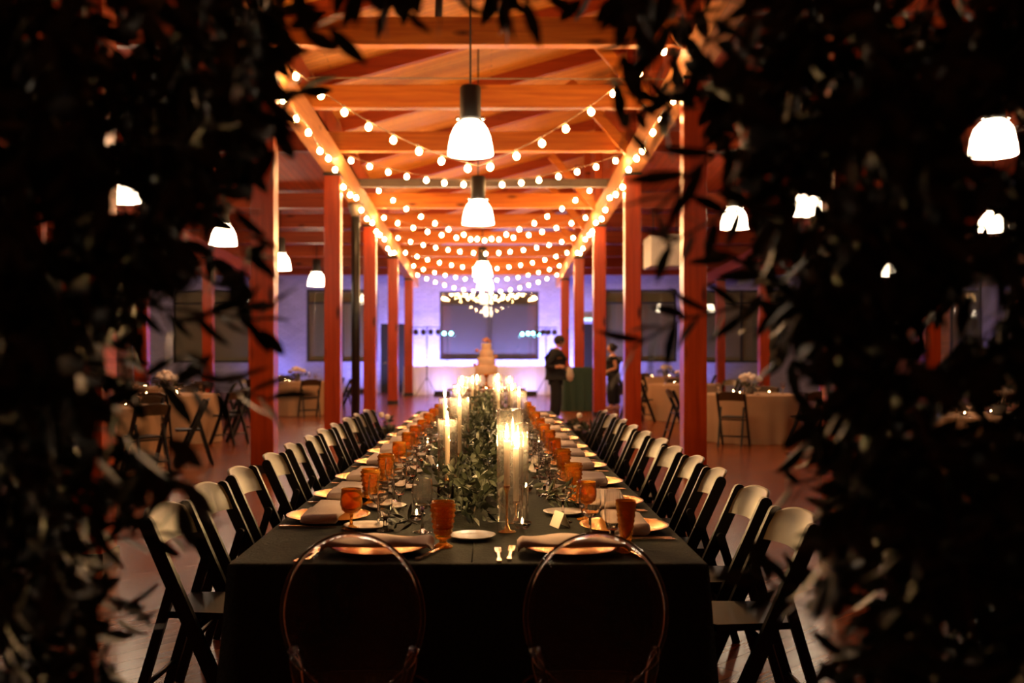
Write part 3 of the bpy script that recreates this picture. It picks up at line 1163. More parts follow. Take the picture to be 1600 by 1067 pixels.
# head of the table
HY = 3.305
for cx, nm, gob in ((P(593, 0, HY).x, 'left', K_GB), (P(893, 0, HY).x, 'right', K_TG)):
    who = f'{nm} setting at the head of the long table'
    K_CH.place((cx, HY, TZ + .001), 0, f'round gold charger plate under a napkin, {who}', 'gold charger plates')
    K_NP.place((cx, HY - .03, TZ + .008), PI / 2, f'taupe folded napkin across the charger, {who}', 'folded napkins')
fr = 'left setting at the head of the long table'
fr2 = 'right setting at the head of the long table'
for px, py, rz, nm, wh in ((481, 876, -.25, 'outer', fr), (494, 873, -.12, 'inner', fr), (779, 875, 0.02, 'outer', fr2), (798, 872, -.08, 'inner', fr2)):
    Y = F * (CH - TZ) / (py - VY) + .055
    K_FK.place((P(px, 0, Y).x, Y, TZ + .001), rz, f'rose gold fork, {nm} of the pair, {wh}', 'forks beside the chargers')
for px, py, rz, wh in ((673, 873, -.35, fr), (986, 872, .25, fr2)):
    Y = F * (CH - TZ) / (py - VY) + .07
    K_KN.place((P(px, 0, Y).x, Y, TZ + .001), rz, f'rose gold table knife, {wh}', 'knives beside the chargers')


def tz(px, py):
    Y = F * (CH - TZ) / (py - VY)
    return (P(px, 0, Y).x, Y, TZ + .001)


K_GB.place(tz(692, 855), 0, f'amber hobnail tumbler with ringed sides, {fr}', 'amber goblets')
K_TG.place(tz(978, 862), 0, f'tall tapered amber goblet, {fr2}', 'amber goblets')
K_WG.place(tz(660, 832), 0, f'clear stemmed wine glass, {fr}', 'wine glasses')
K_WG.place(tz(922, 846), 0, f'clear stemmed wine glass, {fr2}', 'wine glasses')
K_FL.place(tz(957, 850), 0, f'clear tall cut glass, {fr2}', 'tall cut glasses')
K_BP.place(tz(738, 842), 0, f'small pale bread plate between the head settings', 'bread plates')
K_BP.place(tz(572, 826), 0, f'small pale bread plate behind the left head napkin', 'bread plates')
PLY = [3.93, 4.52, 5.15, 5.86, 6.47, 7.05, 7.72, 8.44, 9.17, 10.0]
PRY = [3.70, 4.31, 4.97, 5.67, 6.22, 6.78, 7.44, 8.2, 9.1, 10.0]
for i, Y in enumerate(PLY):
    place_setting(-.643, Y, 0.0, f'{ORD[i]} left side setting from the near end', '', K_SG if i % 3 == 0 else K_GB, i)
for i, Y in enumerate(PRY):
    place_setting(.492, Y, PI, f'{ORD[i]} right side setting from the near end', '', K_GB if i % 3 else K_SG, i, i != 0)
for px, py, rz, lb in ((875, 823, .35, 'cream folded place card standing by the near brass candlestick'), (671, 728, -.2, 'cream folded place card standing left of the leafy runner'),
                       (836, 735, .3, 'cream folded place card right of the leafy runner')):
    K_CD.place(tz(px, py), rz, lb, 'place cards')


# ------------------------------------------------------------------ candles in hurricane glass
def make_hurricane(px, py, dia, h, cand_bot, cand_top, dxs, label, lit=True):
    x, Y, z = tz(px, py)
    t = empty('hurricane_candle', (x, Y, z), 0, label, 'candle')
    r = dia / 2
    MB().lathe([(r, 0), (r, h * .33), (r, h * .66), (r, h - .002), (r - .001, h), (r - .0022, h - .002), (r - .0022, .5 * h), (r - .0022, .004)], 36, cap=False).build('glass_cylinder', M['hurricane'], t)
    MB().tube([(r * .985 * math.cos(2 * PI * k / 36), r * .985 * math.sin(2 * PI * k / 36), h) for k in range(36)], .0014, 6, closed=True).build('glass_rim', M['clear'], t)
    st = MB().lathe([(.034 if r > .04 else .026, .0005), (.034 if r > .04 else .026, .004), (.012, .010), (.005, .03), (.0042, cand_bot * .5), (.0045, cand_bot - .03), (.010, cand_bot - .012), (.013, cand_bot), (.008, cand_bot + .004)], 20)
    s = st.build('candlestick', M['gold'], t, (dxs, 0, 0))
    c = MB().lathe([(.0108, cand_bot), (.0108, cand_top - .004), (.008, cand_top)], 16).build('taper', M['wax'], t, (dxs, 0, 0))
    MB().tube([(0, 0, cand_top), (.001, 0, cand_top + .012)], .001, 5).build('wick', M['lamp_black'], c)
    MB().lathe([(.001, cand_top + .006), (.0050, cand_top + .014), (.0062, cand_top + .022), (.0048, cand_top + .035), (.002, cand_top + .050), (.0002, cand_top + .060)], 12).build('flame', M['flame'], c)
    return t


make_hurricane(797, 832, .097, .450, .17, .335, -.012, 'hurricane candle nearest on the right, tall brass stick on a wide foot')
make_hurricane(808, 818, .088, .385, .085, .290, -.004, 'hurricane candle just behind the nearest right one')
make_hurricane(699, 790, .083, .372, .115, .365 - .02, .0, 'hurricane candle nearest on the left of the leafy runner')
make_hurricane(718, 737, .107, .41, .10, .365, .0, 'hurricane candle second on the left beside the leafy runner')
make_hurricane(695, 733, .072, .40, .12, .40, .0, 'narrow hurricane candle whose flame rises above its rim')
make_hurricane(811, 702, .110, .395, .12, .36, .0, 'hurricane candle third on the right beside the leafy runner')
hx = [(716, 690, .09, .42), (779, 682, .085, .42), (722, 676, .085, .44), (800, 674, .08, .40), (738, 664, .085, .44), (776, 660, .085, .43), (722, 655, .085, .42), (796, 652, .085, .41), (745, 649, .08, .42), (778, 646, .08, .42)]
for i, (px, py, d_, h_) in enumerate(hx):
    make_hurricane(px, py, d_, h_, .12, h_ - .06, 0, f'hurricane candle farther down the leafy runner, {ORD[i]} of ten from the near end')


def make_votive():
    t = empty('votive_candle', (0, 0, 0), 0, None, 'candle')
    MB().lathe([(.018, 0), (.024, .004), (.034, .018), (.0355, .024), (.033, .022), (.022, .007), (.0, .006)], 24).build('glass_dish', M['clear'], t)
    MB().lathe([(.019, .007), (.019, .017), (.0, .018)], 20).build('wax', M['wax'], t)
    MB().lathe([(.001, .018), (.004, .024), (.0035, .032), (.0002, .042)], 10).build('flame', M['votive_flame'], t)
    return t


VT = Kind(make_votive())
for i, (px, py, nm) in enumerate([(816, 826, 'by the brass candlestick foot'), (651, 812, 'behind the left head wine glass'), (706, 800, 'in front of the near left hurricane'), (684, 738, 'left of the leafy runner'), (822, 768, 'right of the leafy runner'), (668, 700, 'farther along on the left'), (842, 700, 'farther along on the right'), (680, 676, 'near the far end on the left'), (838, 672, 'near the far end on the right')]):
    VT.place(tz(px, py), 0, f'small lit tea light in a glass dish {nm}', 'tea lights')
t = empty('glass_cylinder_vase', tz(696, 806), 0, 'short clear glass cylinder standing before the near left candle', 'vase')
MB().lathe([(.033, 0), (.034, .06), (.034, .118), (.0325, .12), (.0318, .118), (.0318, .006), (0, .005)], 28).build('glass_wall', M['clear'], t)


# ------------------------------------------------------------------ leaves
def leaf_arrays(base, d, up, L, W, curl=.25, fold=.25):
    """one pointed leaf: 4 stations, folded on its midrib"""
    d = d / np.linalg.norm(d)
    side = np.cross(d, up)
    n = np.linalg.norm(side)
    side = np.array([1., 0, 0]) if n < 1e-4 else side / n
    nn = np.cross(side, d)
    st = ((0, 0.04), (.25, .8), (.55, 1.0), (.8, .6), (1, .0))
    vs = []
    for u, wd in st:
        c = base + d * (L * u) - nn * (curl * L * u * u)
        e = W / 2 * wd
        vs += [c + side * e + nn * (fold * e), c, c - side * e + nn * (fold * e)]
    return vs


LF = []
for j in range(4):
    a, b = j * 3, (j + 1) * 3
    LF += [(a, a + 1, b + 1, b), (a + 1, a + 2, b + 2, b + 1)]


def rnd_dir(rng):
    v = rng.normal(size=3)
    return v / np.linalg.norm(v)


def sprig(mb, stem, start, direction, length, n, L, W, rng, droop=.5, r=.0016):
    """a twig with leaves along it"""
    d = np.array(direction, float)
    d /= np.linalg.norm(d)
    p = np.array(start, float)
    pts = [p.copy()]
    step = length / n
    for k in range(n):
        d = d + np.array([0, 0, -droop / n]) + rng.normal(size=3) * .10
        d /= np.linalg.norm(d)
        p = p + d * step
        pts.append(p.copy())
        side = np.cross(d, rnd_dir(rng))
        side /= (np.linalg.norm(side) + 1e-9)
        for s in ((-1, 1) if k % 2 else (1,)):
            ld = d * .75 + side * s * .8 + rng.normal(size=3) * .2
            mb.add(leaf_arrays(p, ld, rnd_dir(rng), L * rng.uniform(.7, 1.2), W * rng.uniform(.75, 1.2), rng.uniform(0, .35), rng.uniform(.1, .4)), LF, True)
    mb.add(leaf_arrays(p, d, rnd_dir(rng), L, W), LF, True)
    stem.tube(pts, [r * (1 - .6 * k / len(pts)) for k in range(len(pts))], 4, cap=False)


rng = np.random.default_rng(11)
HC = [(o.location.x, o.location.y, max(abs(v.co.x) for v in o.children[0].data.vertices)) for o in COL.objects if o.name.startswith('hurricane_candle')]


def clear_of_glass(mb, ox, oy):
    """leave out leaves (15 points each) that would poke through a glass cylinder"""
    v = np.array(mb.v).reshape(-1, 15, 3)
    keep = np.ones(len(v), bool)
    for hx_, hy_, hr_ in HC:
        d = np.hypot(v[:, :, 0] + ox - hx_, v[:, :, 1] + oy - hy_).min(axis=1)
        keep &= d > hr_ + .006
    out = MB()
    for leaf in v[keep]:
        out.add(leaf, LF, True)
    return out


# runner down the middle of the table
t = empty('leafy_runner', (-.075, 7.3, TZ + .001), 0, 'long runner of green leaves down the middle of the banquet table', 'garland')
mb, sm = MB(), MB()
for k in range(620):
    Y = 3.86 + 6.9 * rng.random() ** 1.05
    edge = min(1, (Y - 3.7) / .5)
    x = rng.normal() * .062 * edge
    z = abs(rng.normal()) * .075 * edge + .012
    dr = np.array([rng.normal() * .8, -.5 + rng.normal() * .6, .55 + rng.random() * .7])
    if any(math.hypot(x - .075 - a_, Y - b_) < c_ + .03 for a_, b_, c_ in HC):
        continue
    sprig(mb, MB(), (x, Y - 7.3, z), dr, .09 + .05 * rng.random(), 4, .052, .021, rng, .9)
mb.v = [(x, y, max(z, .003)) for x, y, z in mb.v]
mb = clear_of_glass(mb, -.075, 7.3)
mb.build('foliage', M['leaf_run'], t)
MB().tube([(.012 * math.sin(k * .9), -3.4 + .35 * k, .012) for k in range(20)], .004, 6).build('twigs', M['stem'], t)
for (px, py, n_, ang, lb) in ((652, 832, 5, 2.4, 'loose olive sprig lying behind the left head charger'), (850, 792, 9, -.5, 'leafy sprig trailing right from the runner across the cloth'), (664, 752, 5, 2.6, 'small dark sprig lying left of the runner'), (828, 756, 6, -.6, 'leafy sprig lying by the right hurricanes')):
    o = empty('leaf_sprig', tz(px, py), 0, lb, 'sprig')
    mb, sm = MB(), MB()
    for q in range(2 if n_ < 8 else 4):
        sprig(mb, sm, (0, 0, .03), (math.cos(ang) + rng.normal() * .3, math.sin(ang) * .5 + rng.normal() * .2, .35), .10 + .02 * q, n_, .058, .014, rng, .5)
    mb.v = [(x, y, max(z, .002)) for x, y, z in mb.v]
    sm.v = [(x, y, max(z, .002)) for x, y, z in sm.v]
    mb.build('foliage', M['leaf_run'], o)
    sm.build('twigs', M['stem'], o)

# ---- the greenery arch the photo is taken through
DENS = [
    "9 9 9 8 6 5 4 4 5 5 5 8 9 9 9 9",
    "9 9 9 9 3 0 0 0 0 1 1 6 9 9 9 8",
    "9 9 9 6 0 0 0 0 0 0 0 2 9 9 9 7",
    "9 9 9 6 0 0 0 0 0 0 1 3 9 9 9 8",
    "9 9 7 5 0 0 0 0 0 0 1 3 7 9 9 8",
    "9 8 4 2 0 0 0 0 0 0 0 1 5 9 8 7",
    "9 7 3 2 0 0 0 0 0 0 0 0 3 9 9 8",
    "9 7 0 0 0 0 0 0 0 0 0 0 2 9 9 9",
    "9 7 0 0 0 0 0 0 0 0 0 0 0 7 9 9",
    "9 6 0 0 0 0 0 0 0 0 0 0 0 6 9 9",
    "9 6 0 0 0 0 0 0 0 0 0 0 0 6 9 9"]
# openings in the leaves where lamps and lit post edges show: centre x, y, half width, half height at the photo
GAPS = [(197, 322, 20, 20), (352, 384, 22, 18), (308, 455, 11, 9), (1552, 222, 34, 30), (1262, 327, 8, 12), (1552, 352, 12, 9), (1146, 346, 13, 10), (1390, 427, 10, 6),
        (180, 255, 6, 60), (66, 350, 5, 32), (175, 570, 7, 40), (236, 540, 8, 50), (1178, 545, 7, 45), (1460, 540, 10, 34), (1540, 455, 14, 14), (248, 500, 16, 30),
        (300, 520, 26, 30), (372, 520, 26, 34), (240, 660, 22, 40), (325, 650, 18, 40), (1210, 640, 28, 50), (1128, 560, 22, 60), (1500, 660, 30, 14), (1535, 500, 16, 28)]
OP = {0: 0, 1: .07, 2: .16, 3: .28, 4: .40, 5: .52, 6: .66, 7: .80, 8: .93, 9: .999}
t = empty('greenery_arch', (0, 1.4, 0), 0, 'dark leafy arch framing the view down the long table', 'arch')
rng = np.random.default_rng(5)
parts = {'left': (MB(), MB()), 'right': (MB(), MB()), 'top': (MB(), MB())}


def arch_leaf_cell(c, r, dens, cell=100):
    n = -math.log(1 - OP[dens]) * cell * cell / 620
    ns = n / 8.0
    cnt = int(ns) + (1 if rng.random() < ns - int(ns) else 0)
    for _ in range(cnt):
        px = c * 100 + rng.random() * 100
        py = r * 100 + rng.random() * 100
        Y = 1.12 + .55 * rng.random()
        q = P(px, py, Y)
        side = 'left' if px < 480 else ('right' if px > 960 else 'top')
        if side == 'top':
            q = P(px, py - 120, Y)
            d = (rng.normal() * .5, rng.normal() * .3, -.9)
        else:
            inward = 1 if side == 'left' else -1
            d = (inward * (.1 + .5 * rng.random()) + rng.normal() * .25, rng.normal() * .4, -.55 + rng.normal() * .5)
            q.x -= inward * .03
        a, b = parts[side]
        sprig(a, b, (q.x, q.y - 1.4, q.z), d, .055 if side == 'top' else .10 + .03 * rng.random(), 5, .060, .021, rng, .6)


for r_, row in enumerate(DENS):
    ds = [int(v) for v in row.split()]
    for c_, dn in enumerate(ds):
        if dn:
            arch_leaf_cell(c_, r_, dn)
for r_ in range(-2, 11):
    for c_ in (-2, -1, 16, 17):
        arch_leaf_cell(c_, r_, 9)
for r_ in (-2, -1):
    for c_ in range(0, 16):
        arch_leaf_cell(c_, r_, 8)
for r_ in range(11, 21):
    for c_ in (-1, 0, 15, 16):
        arch_leaf_cell(c_, r_, 8)
    for c_ in (14, 13):
        arch_leaf_cell(c_, r_, 7)
for nm, (a, b) in parts.items():
    lv = np.array(a.v).reshape(-1, 15, 3)
    qx = VX + F * lv[:, :, 0] / (lv[:, :, 1] + 1.4)
    qy = VY - F * (lv[:, :, 2] - CH) / (lv[:, :, 1] + 1.4)
    keep = np.ones(len(lv), bool)
    for gx, gy, gw, gh in GAPS:
        keep &= ~((((qx - gx) / gw) ** 2 + ((qy - gy) / gh) ** 2 < 1).any(axis=1) & (np.arange(len(lv)) % 23 != 0))
    a.v, a.f, a.sm = [], [], []
    for leaf in lv[keep]:
        a.add(leaf, LF, True)
    a.v = [(x, y, max(z, .01)) for x, y, z in a.v]
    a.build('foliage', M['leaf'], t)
    if nm != 'top':
        b.build('twigs', M['stem'], t)
# its frame: two uprights and a crossbar buried in the leaves
for px in (-70, 1670):
    x = P(px, 0, 1.4).x
    MB().tube([(x, 0, 0), (x, 0, 2.25)], .02, 8).build('upright', M['black_steel'], t)
MB().tube([(P(-70, 0, 1.4).x, 0, 2.25), (P(1670, 0, 1.4).x, 0, 2.25)], .02, 8).build('crossbar', M['black_steel'], t)
# longer branches that reach in front of the hall
def branch(pxs, Y, r, nm='branch', leaves=0, seed=1, L=.06, W=.018):
    rg = np.random.default_rng(seed)
    pts = [P(px, py, Y) - Vector((0, 1.4, 0)) for px, py in pxs]
    b = MB().tube(pts, [r * (1 - .5 * k / len(pts)) for k in range(len(pts))], 6).build(nm, M['stem'], t)
    if leaves:
        mb = MB()
        for k in range(leaves):
            u = (k + .5) / leaves * (len(pts) - 1)
            i = min(int(u), len(pts) - 2)
            p = np.array(pts[i].lerp(pts[i + 1], u - i))
            d = np.array((pts[i + 1] - pts[i]).normalized())
            s = 1 if k % 2 else -1
            side = np.cross(d, np.array([0, 1., 0])) * s
            mb.add(leaf_arrays(p, d * .8 + side * .7 + rg.normal(size=3) * .15, rnd_dir(rg), L * rg.uniform(.8, 1.2), W, .15, .2), LF, True)
        mb.build('leaf_spray', M['leaf'], b)


branch([(1250, 110), (1200, 150), (1150, 215), (1080, 270), (1020, 335)], 1.3, .0042, leaves=14, seed=2, L=.075)
branch([(1320, 260), (1210, 300), (1120, 340), (1040, 385)], 1.4, .003, leaves=14, seed=3)
branch([(1260, 470), (1150, 480), (1060, 500), (985, 545)], 1.45, .003, leaves=14, seed=4, L=.07)
branch([(1060, -30), (1010, 20), (975, 80), (955, 130)], 1.3, .003, leaves=8, seed=5, L=.055, W=.024)
branch([(140, 850), (200, 838), (260, 832), (325, 838)], 1.5, .003, leaves=10, seed=6, L=.06)
branch([(150, 470), (250, 480), (330, 490), (410, 500)], 1.4, .003, leaves=12, seed=7, L=.065)
branch([(180, 590), (290, 600), (360, 610), (425, 625)], 1.4, .003, leaves=12, seed=8, L=.07, W=.022)
branch([(330, -40), (400, 10), (460, 45), (545, 40)], 1.3, .003, leaves=12, seed=9, L=.062, W=.022)
branch([(560, -50), (590, -20), (605, 10), (640, 15)], 1.3, .003, leaves=7, seed=10, L=.055, W=.018)
branch([(640, -60), (680, -20), (700, -5), (745, 0)], 1.25, .003, leaves=6, seed=12, L=.06, W=.018)
branch([(760, -50), (790, -15), (830, 0), (880, -10)], 1.25, .003, leaves=8, seed=13, L=.06, W=.018)
branch([(1330, 940), (1270, 925), (1210, 915), (1165, 890)], 1.35, .003, leaves=12, seed=14, L=.055, W=.018)
branch([(1430, 640), (1470, 760), (1500, 880), (1520, 1000)], 1.15, .006, leaves=0)
branch([(1380, 760), (1330, 740), (1280, 745), (1230, 760)], 1.4, .003, leaves=10, seed=15, L=.05)


# ------------------------------------------------------------------ side tables
def make_round_table():
    t = empty('round_table', (0, 0, 0), 0, None, 'table')
    K = 72
    rows = [(.74, .75), (.752, .747), (.756, .735)]
    for j in range(1, 9):
        rows.append((None, .735 - .73 * j / 8))
    vs, fs = [], []
    for r, z in rows:
        for k in range(K):
            a = 2 * PI * k / K
            if r is None:
                d = (.735 - z) / .73
                rr = .756 + .03 * d + .035 * d * math.sin(a * 14) + .012 * d * math.sin(a * 23)
            else:
                rr = r
            vs.append((rr * math.cos(a), rr * math.sin(a), z))
    for j in range(len(rows) - 1):
        for k in range(K):
            fs.append((j * K + k, (j + 1) * K + k, (j + 1) * K + (k + 1) % K, j * K + (k + 1) % K))
    mb = MB().add(vs, fs, True)
    mb.f.append(tuple(range(K)))
    mb.sm.append(False)
    mb.build('cloth', M['tan_cloth'], t)
    MB().lathe([(0, .70), (.72, .70), (.72, .735), (0, .735)], 40, cap=False).build('tabletop', M['walnut'], t)
    return t


def make_centerpiece():
    t = empty('flower_centerpiece', (0, 0, 0), 0, None, 'flowers')
    MB().lathe([(.05, 0), (.07, .03), (.075, .09), (.06, .13), (.055, .13), (.05, .02), (0, .015)], 20).build('vase', M['plant_pot'], t)
    rg = np.random.default_rng(3)
    mb, sm = MB(), MB()
    for k in range(14):
        a = k * 2.4
        sprig(mb, sm, (0, 0, .10), (math.cos(a), math.sin(a), .7), .20, 4, .06, .028, rg, .6)
    mb.build('foliage', M['leaf_run'], t)
    for k in range(9):
        a, r = k * 2.4, .03 + .018 * k
        f = MB()
        c = (r * math.cos(a), r * math.sin(a), .26 - .006 * k + .05 * rg.random())
        f.ball(c, .052, 10, 6, (1, 1, .8))
        f.ball((c[0], c[1], c[2] + .018), .036, 8, 5)
        f.tube([(c[0] * .3, c[1] * .3, .10), c], .004, 5)
        f.build('rose', M['rose'], t)
    return t


RT, CP = Kind(make_round_table()), Kind(make_centerpiece())
TB = [(-4.85, 12.2, 'nearest left bay table'), (-5.1, 15.8, 'second left bay table'), (-4.45, 22.8, 'far left bay table'), (-6.3, 19.2, 'third left bay table'),
      (4.05, 20.9, 'third right bay table'), (4.65, 26.6, 'far right bay table'), (4.15, 16.0, 'second right bay table'), (5.35, 10.5, 'nearest right bay table')]
cset = [(0, 2.2, 'a'), (0, 3.9, 'b')]
for i, (x, y, nm) in enumerate(TB):
    RT.place((x, y, 0), i * .7, f'round table under a tan cloth, {nm}', 'round side tables')
    CP.place((x, y, .751), i * 1.3, f'white rose centerpiece in a low vase on the {nm}', 'white rose centerpieces')
    for k, a in enumerate((.6, 2.4, 4.3)):
        VT.place((x + .36 * math.cos(a + i), y + .36 * math.sin(a + i), .751), 0, f'small lit tea light around the flowers on the {nm}', f'tea lights on the {nm}')
    for k, a in enumerate((.2, 1.7, 3.2, 4.8)):
        K_WG.place((x + .52 * math.cos(a + i * .5), y + .52 * math.sin(a + i * .5), .751), 0, f'clear wine glass set out on the {nm}', f'wine glasses on the {nm}')
    for k in range(6):
        a = 2 * PI * k / 6 + .35 + i * .3
        r = 1.06
        FC.place((x + r * math.cos(a), y + r * math.sin(a), 0), a + PI, f'black folding chair around the {nm}', f'chairs around the {nm}')

# ------------------------------------------------------------------ potted greens beside the table chairs
for i, (px, Y, x_off, lb) in enumerate(((583, 11.9, 0, 'bushy green plant with pale blooms beyond the left row of chairs'), (925, 11.9, 0, 'bushy green plant with pale blooms beyond the right row of chairs'))):
    x = P(px, 0, Y).x
    t = empty('floor_plant', (x, Y, 0), 0, lb, 'plant')
    MB().lathe([(.13, 0), (.16, .05), (.17, .28), (.155, .28), (.14, .05), (0, .04)], 24).build('pot', M['plant_pot'], t)
    mb, sm = MB(), MB()
    rg = np.random.default_rng(20 + i)
    for k in range(60):
        a = rg.random() * 6.28
        sprig(mb, sm, (.08 * math.cos(a), .08 * math.sin(a), .25 + .25 * rg.random()), (math.cos(a) * .7, math.sin(a) * .7, .8), .22, 5, .085, .035, rg, .9)
    mb.build('foliage', M['leaf_run'], t)
    sm.build('twigs', M['stem'], t)
    for k in range(7):
        a = rg.random() * 6.28
        MB().ball((.22 * math.cos(a), .22 * math.sin(a) - .06, .5 + .2 * rg.random()), .035, 8, 6).build('bloom', M['rose'], t)

# ------------------------------------------------------------------ cake on its table
CY = 18.3
cx = P(760, 0, CY).x
t = empty('cake_table', (cx, CY, 0), 0, 'small round walnut table with a dark pedestal holding the cake', 'table')
MB().lathe([(0, .715), (.70, .715), (.72, .73), (.72, .745), (.71, .75), (0, .75)], 48).build('tabletop', M['walnut'], t)
MB().lathe([(.05, .1), (.045, .4), (.07, .715)], 16).build('pedestal', M['walnut'], t)
for k in range(4):
    a = PI / 4 + k * PI / 2
    MB().tube([(0.03 * math.cos(a), .03 * math.sin(a), .18), (.25 * math.cos(a), .25 * math.sin(a), .08), (.36 * math.cos(a), .36 * math.sin(a), .025)], [.035, .03, .025], 8).build('foot', M['walnut'], t)
for k, a in enumerate((-2.3, -1.57, -.85)):  # tea lights added to brighten the cake
    VT.place((cx + .52 * math.cos(a), CY + .52 * math.sin(a), .751), 0, f'added small tea light that brightens the cake on the walnut table, {ORD[k]} from the left', 'tea lights on the cake table')
t = empty('cake_stand', (cx, CY, .751), 0, 'footed brass cake stand in the middle of the walnut table', 'cake stand')
MB().lathe([(.15, 0), (.15, .012), (.06, .04), (.025, .07), (.022, .18), (.05, .235), (.06, .25)], 28).build('pedestal', M['gold'], t)
MB().lathe([(.06, .25), (.225, .258), (.23, .275), (.0, .275)], 40).build('tray', M['gold'], t)
t = empty('wedding_cake', (cx, CY, 1.027), 0, 'four-tier cream wedding cake with blush flowers at the top', 'cake')
z = 0
for i, (r, h) in enumerate(((.205, .15), (.165, .145), (.128, .135), (.09, .125))):
    MB().lathe([(r - .004, z), (r, z + .01), (r, z + h - .012), (r - .01, z + h), (0, z + h)], 40).build('tier', M['cake'], t)
    z += h
rg = np.random.default_rng(8)
for k in range(9):
    a = k * 2.4
    r = .012 * k ** .6 * 1.6
    MB().ball((r * math.cos(a), r * math.sin(a), z + .03 + .05 * (1 - k / 9)), .034, 10, 6, (1, 1, .8)).build('sugar_flower', M['cake_flower'], t)
for (tx, tz_) in ((-.17, .42), (.175, .31), (-.21, .16)):
    MB().ball((tx, -.03, tz_), .035, 10, 6).build('sugar_flower', M['cake_flower'], t)

# ------------------------------------------------------------------ the far end: head table, light stands, uplights
t = empty('draped_table', (0, 0, 0), 0, 'long white draped table standing in front of the uplit far wall', 'table')
drape(-2.9, 2.35, 32.9, 33.8, .95, .004, .05, .02, 40, 260).build('cloth', M['white_cloth'], t)


def make_light_stand(loc, label, n, w_):
    t = empty('light_stand', loc, 0, label, 'light stand')
    H = 2.22
    MB().tube([(0, 0, .5), (0, 0, H)], .018, 8).build('pole', M['black_steel'], t)
    for k in range(3):
        a = PI / 2 + k * 2 * PI / 3
        MB().tube([(0, 0, .62), (.42 * math.cos(a), .42 * math.sin(a), .012)], .012, 6).build('leg', M['black_steel'], t)
    MB().tube([(-w_ / 2, 0, H), (w_ / 2, 0, H)], .015, 8).build('crossbar', M['black_steel'], t)
    for k in range(n):
        x = -w_ / 2 + w_ * (k + .5) / n
        c = MB().lathe([(.05, -.02), (.08, .02), (.085, .17), (.07, .17), (.065, .15), (.0, .15)], 16)
        o = c.build('par_can', M['black_steel'], t, (x, .0, H - .13))
        o.rotation_euler = (-1.9, 0, 0)
        MB().obox((x, 0, H), (x, 0, H - .10), .03, .01).build('yoke', M['black_steel'], t)
    return t


make_light_stand((P(667, 0, 31.8).x, 31.8, 0), 'black tripod stand with four lamp heads left of the cake', 4, .95)
make_light_stand((P(853, 0, 32.2).x, 32.2, 0), 'black tripod stand with four lamp heads right of the cake', 4, .75)
for lbl, pts in (('left', ((694, 521), (705, 521))), ('right', ((816, 522), (825, 521), (833, 521), (841, 522)))):
    t = empty('led_bar', P(pts[0][0], 521, 33.4), 0, f'small bar of glowing teal lights at the {lbl} of the draped table', 'light')
    base = t.location
    q0, q1 = P(pts[0][0] - 4, 521, 33.42) - base, P(pts[-1][0] + 4, 521, 33.42) - base
    MB().box((q0.x, -.02, -.05), (q1.x, .03, .05)).build('housing', M['black_steel'], t)
    MB().tube([((q0.x + q1.x) / 2, 0, -.05), ((q0.x + q1.x) / 2, 0, .955 - base.z)], .012, 6).build('pole', M['black_steel'], t)
    for px, py in pts:
        p = P(px, py, 33.4) - base
        MB().ball((p.x, -.03, p.z), .06, 12, 8).build('lens', M['led_teal'], t)


def uplight(x, y, aim, power, label, size=.5, col=(.35, .33, 1.0)):
    t = empty('uplight', (x, y, 0), 0, label, 'light')
    MB().box((-.28, -.1, .0), (.28, .1, .06)).build('base', M['black_steel'], t)
    MB().box((-.26, -.08, .06), (.26, .08, .16), .01).build('housing', M['black_steel'], t)
    ld = bpy.data.lights.new('uplight_lamp', 'AREA')
    ld.shape = 'RECTANGLE'
    ld.size, ld.size_y = size, .14
    ld.energy = power
    ld.color = col
    ld.spread = 2.4
    lo = bpy.data.objects.new('uplight_lamp', ld)
    COL.objects.link(lo)
    lo.parent = t
    lo.location = (0, 0, .17)
    d = Vector(aim) - Vector((x, y, .17))
    lo.rotation_euler = d.to_track_quat('-Z', 'Y').to_euler()
    return t


for i, (x, pw) in enumerate(((-7.4, 18), (-4.6, 34), (-2.35, 190), (-.9, 140), (.8, 140), (2.3, 190), (4.6, 30), (7.2, 12))):
    uplight(x, 34.1, (x, WY1, 2.0), pw, f'low black uplight at the foot of the far wall, {ORD[i]} of eight along it')
uplight(-1.6, 32.3, (-1.6, 34, 1.0), 9, 'low black uplight in front of the draped table, beside its left stand')
uplight(1.2, 32.3, (1.2, 34, 1.0), 9, 'low black uplight in front of the draped table, beside its right stand')

# the high table behind the waiter
t = empty('cocktail_table', (P(902, 0, 24.2).x, 24.2, 0), 0, 'tall table under a forest green cloth behind the waiter', 'table')
drape(-.34, .34, -.34, .34, 1.05, .004, .04, .02, 14, 64).build('cloth', M['green_cloth'], t)


# ------------------------------------------------------------------ people
def skin_mesh(name, verts, edges, radii, mat, parent, sub=2):
    me = bpy.data.meshes.new(name)
    me.from_pydata([tuple(v) for v in verts], edges, [])
    o = bpy.data.objects.new(name, me)
    COL.objects.link(o)
    md = o.modifiers.new('skin', 'SKIN')
    md.use_smooth_shade = True
    for i, r in enumerate(radii):
        rr = r if isinstance(r, tuple) else (r, r)
        me.skin_vertices[0].data[i].radius = rr
        me.skin_vertices[0].data[i].use_root = (i == 0)
    ms = o.modifiers.new('sub', 'SUBSURF')
    ms.levels = ms.render_levels = sub
    dg = bpy.context.evaluated_depsgraph_get()
    new = bpy.data.meshes.new_from_object(o.evaluated_get(dg))
    o.modifiers.clear()
    old = o.data
    o.data = new
    bpy.data.meshes.remove(old)
    new.name = name
    new.materials.clear()
    new.materials.append(mat)
    o.parent = parent
    return o


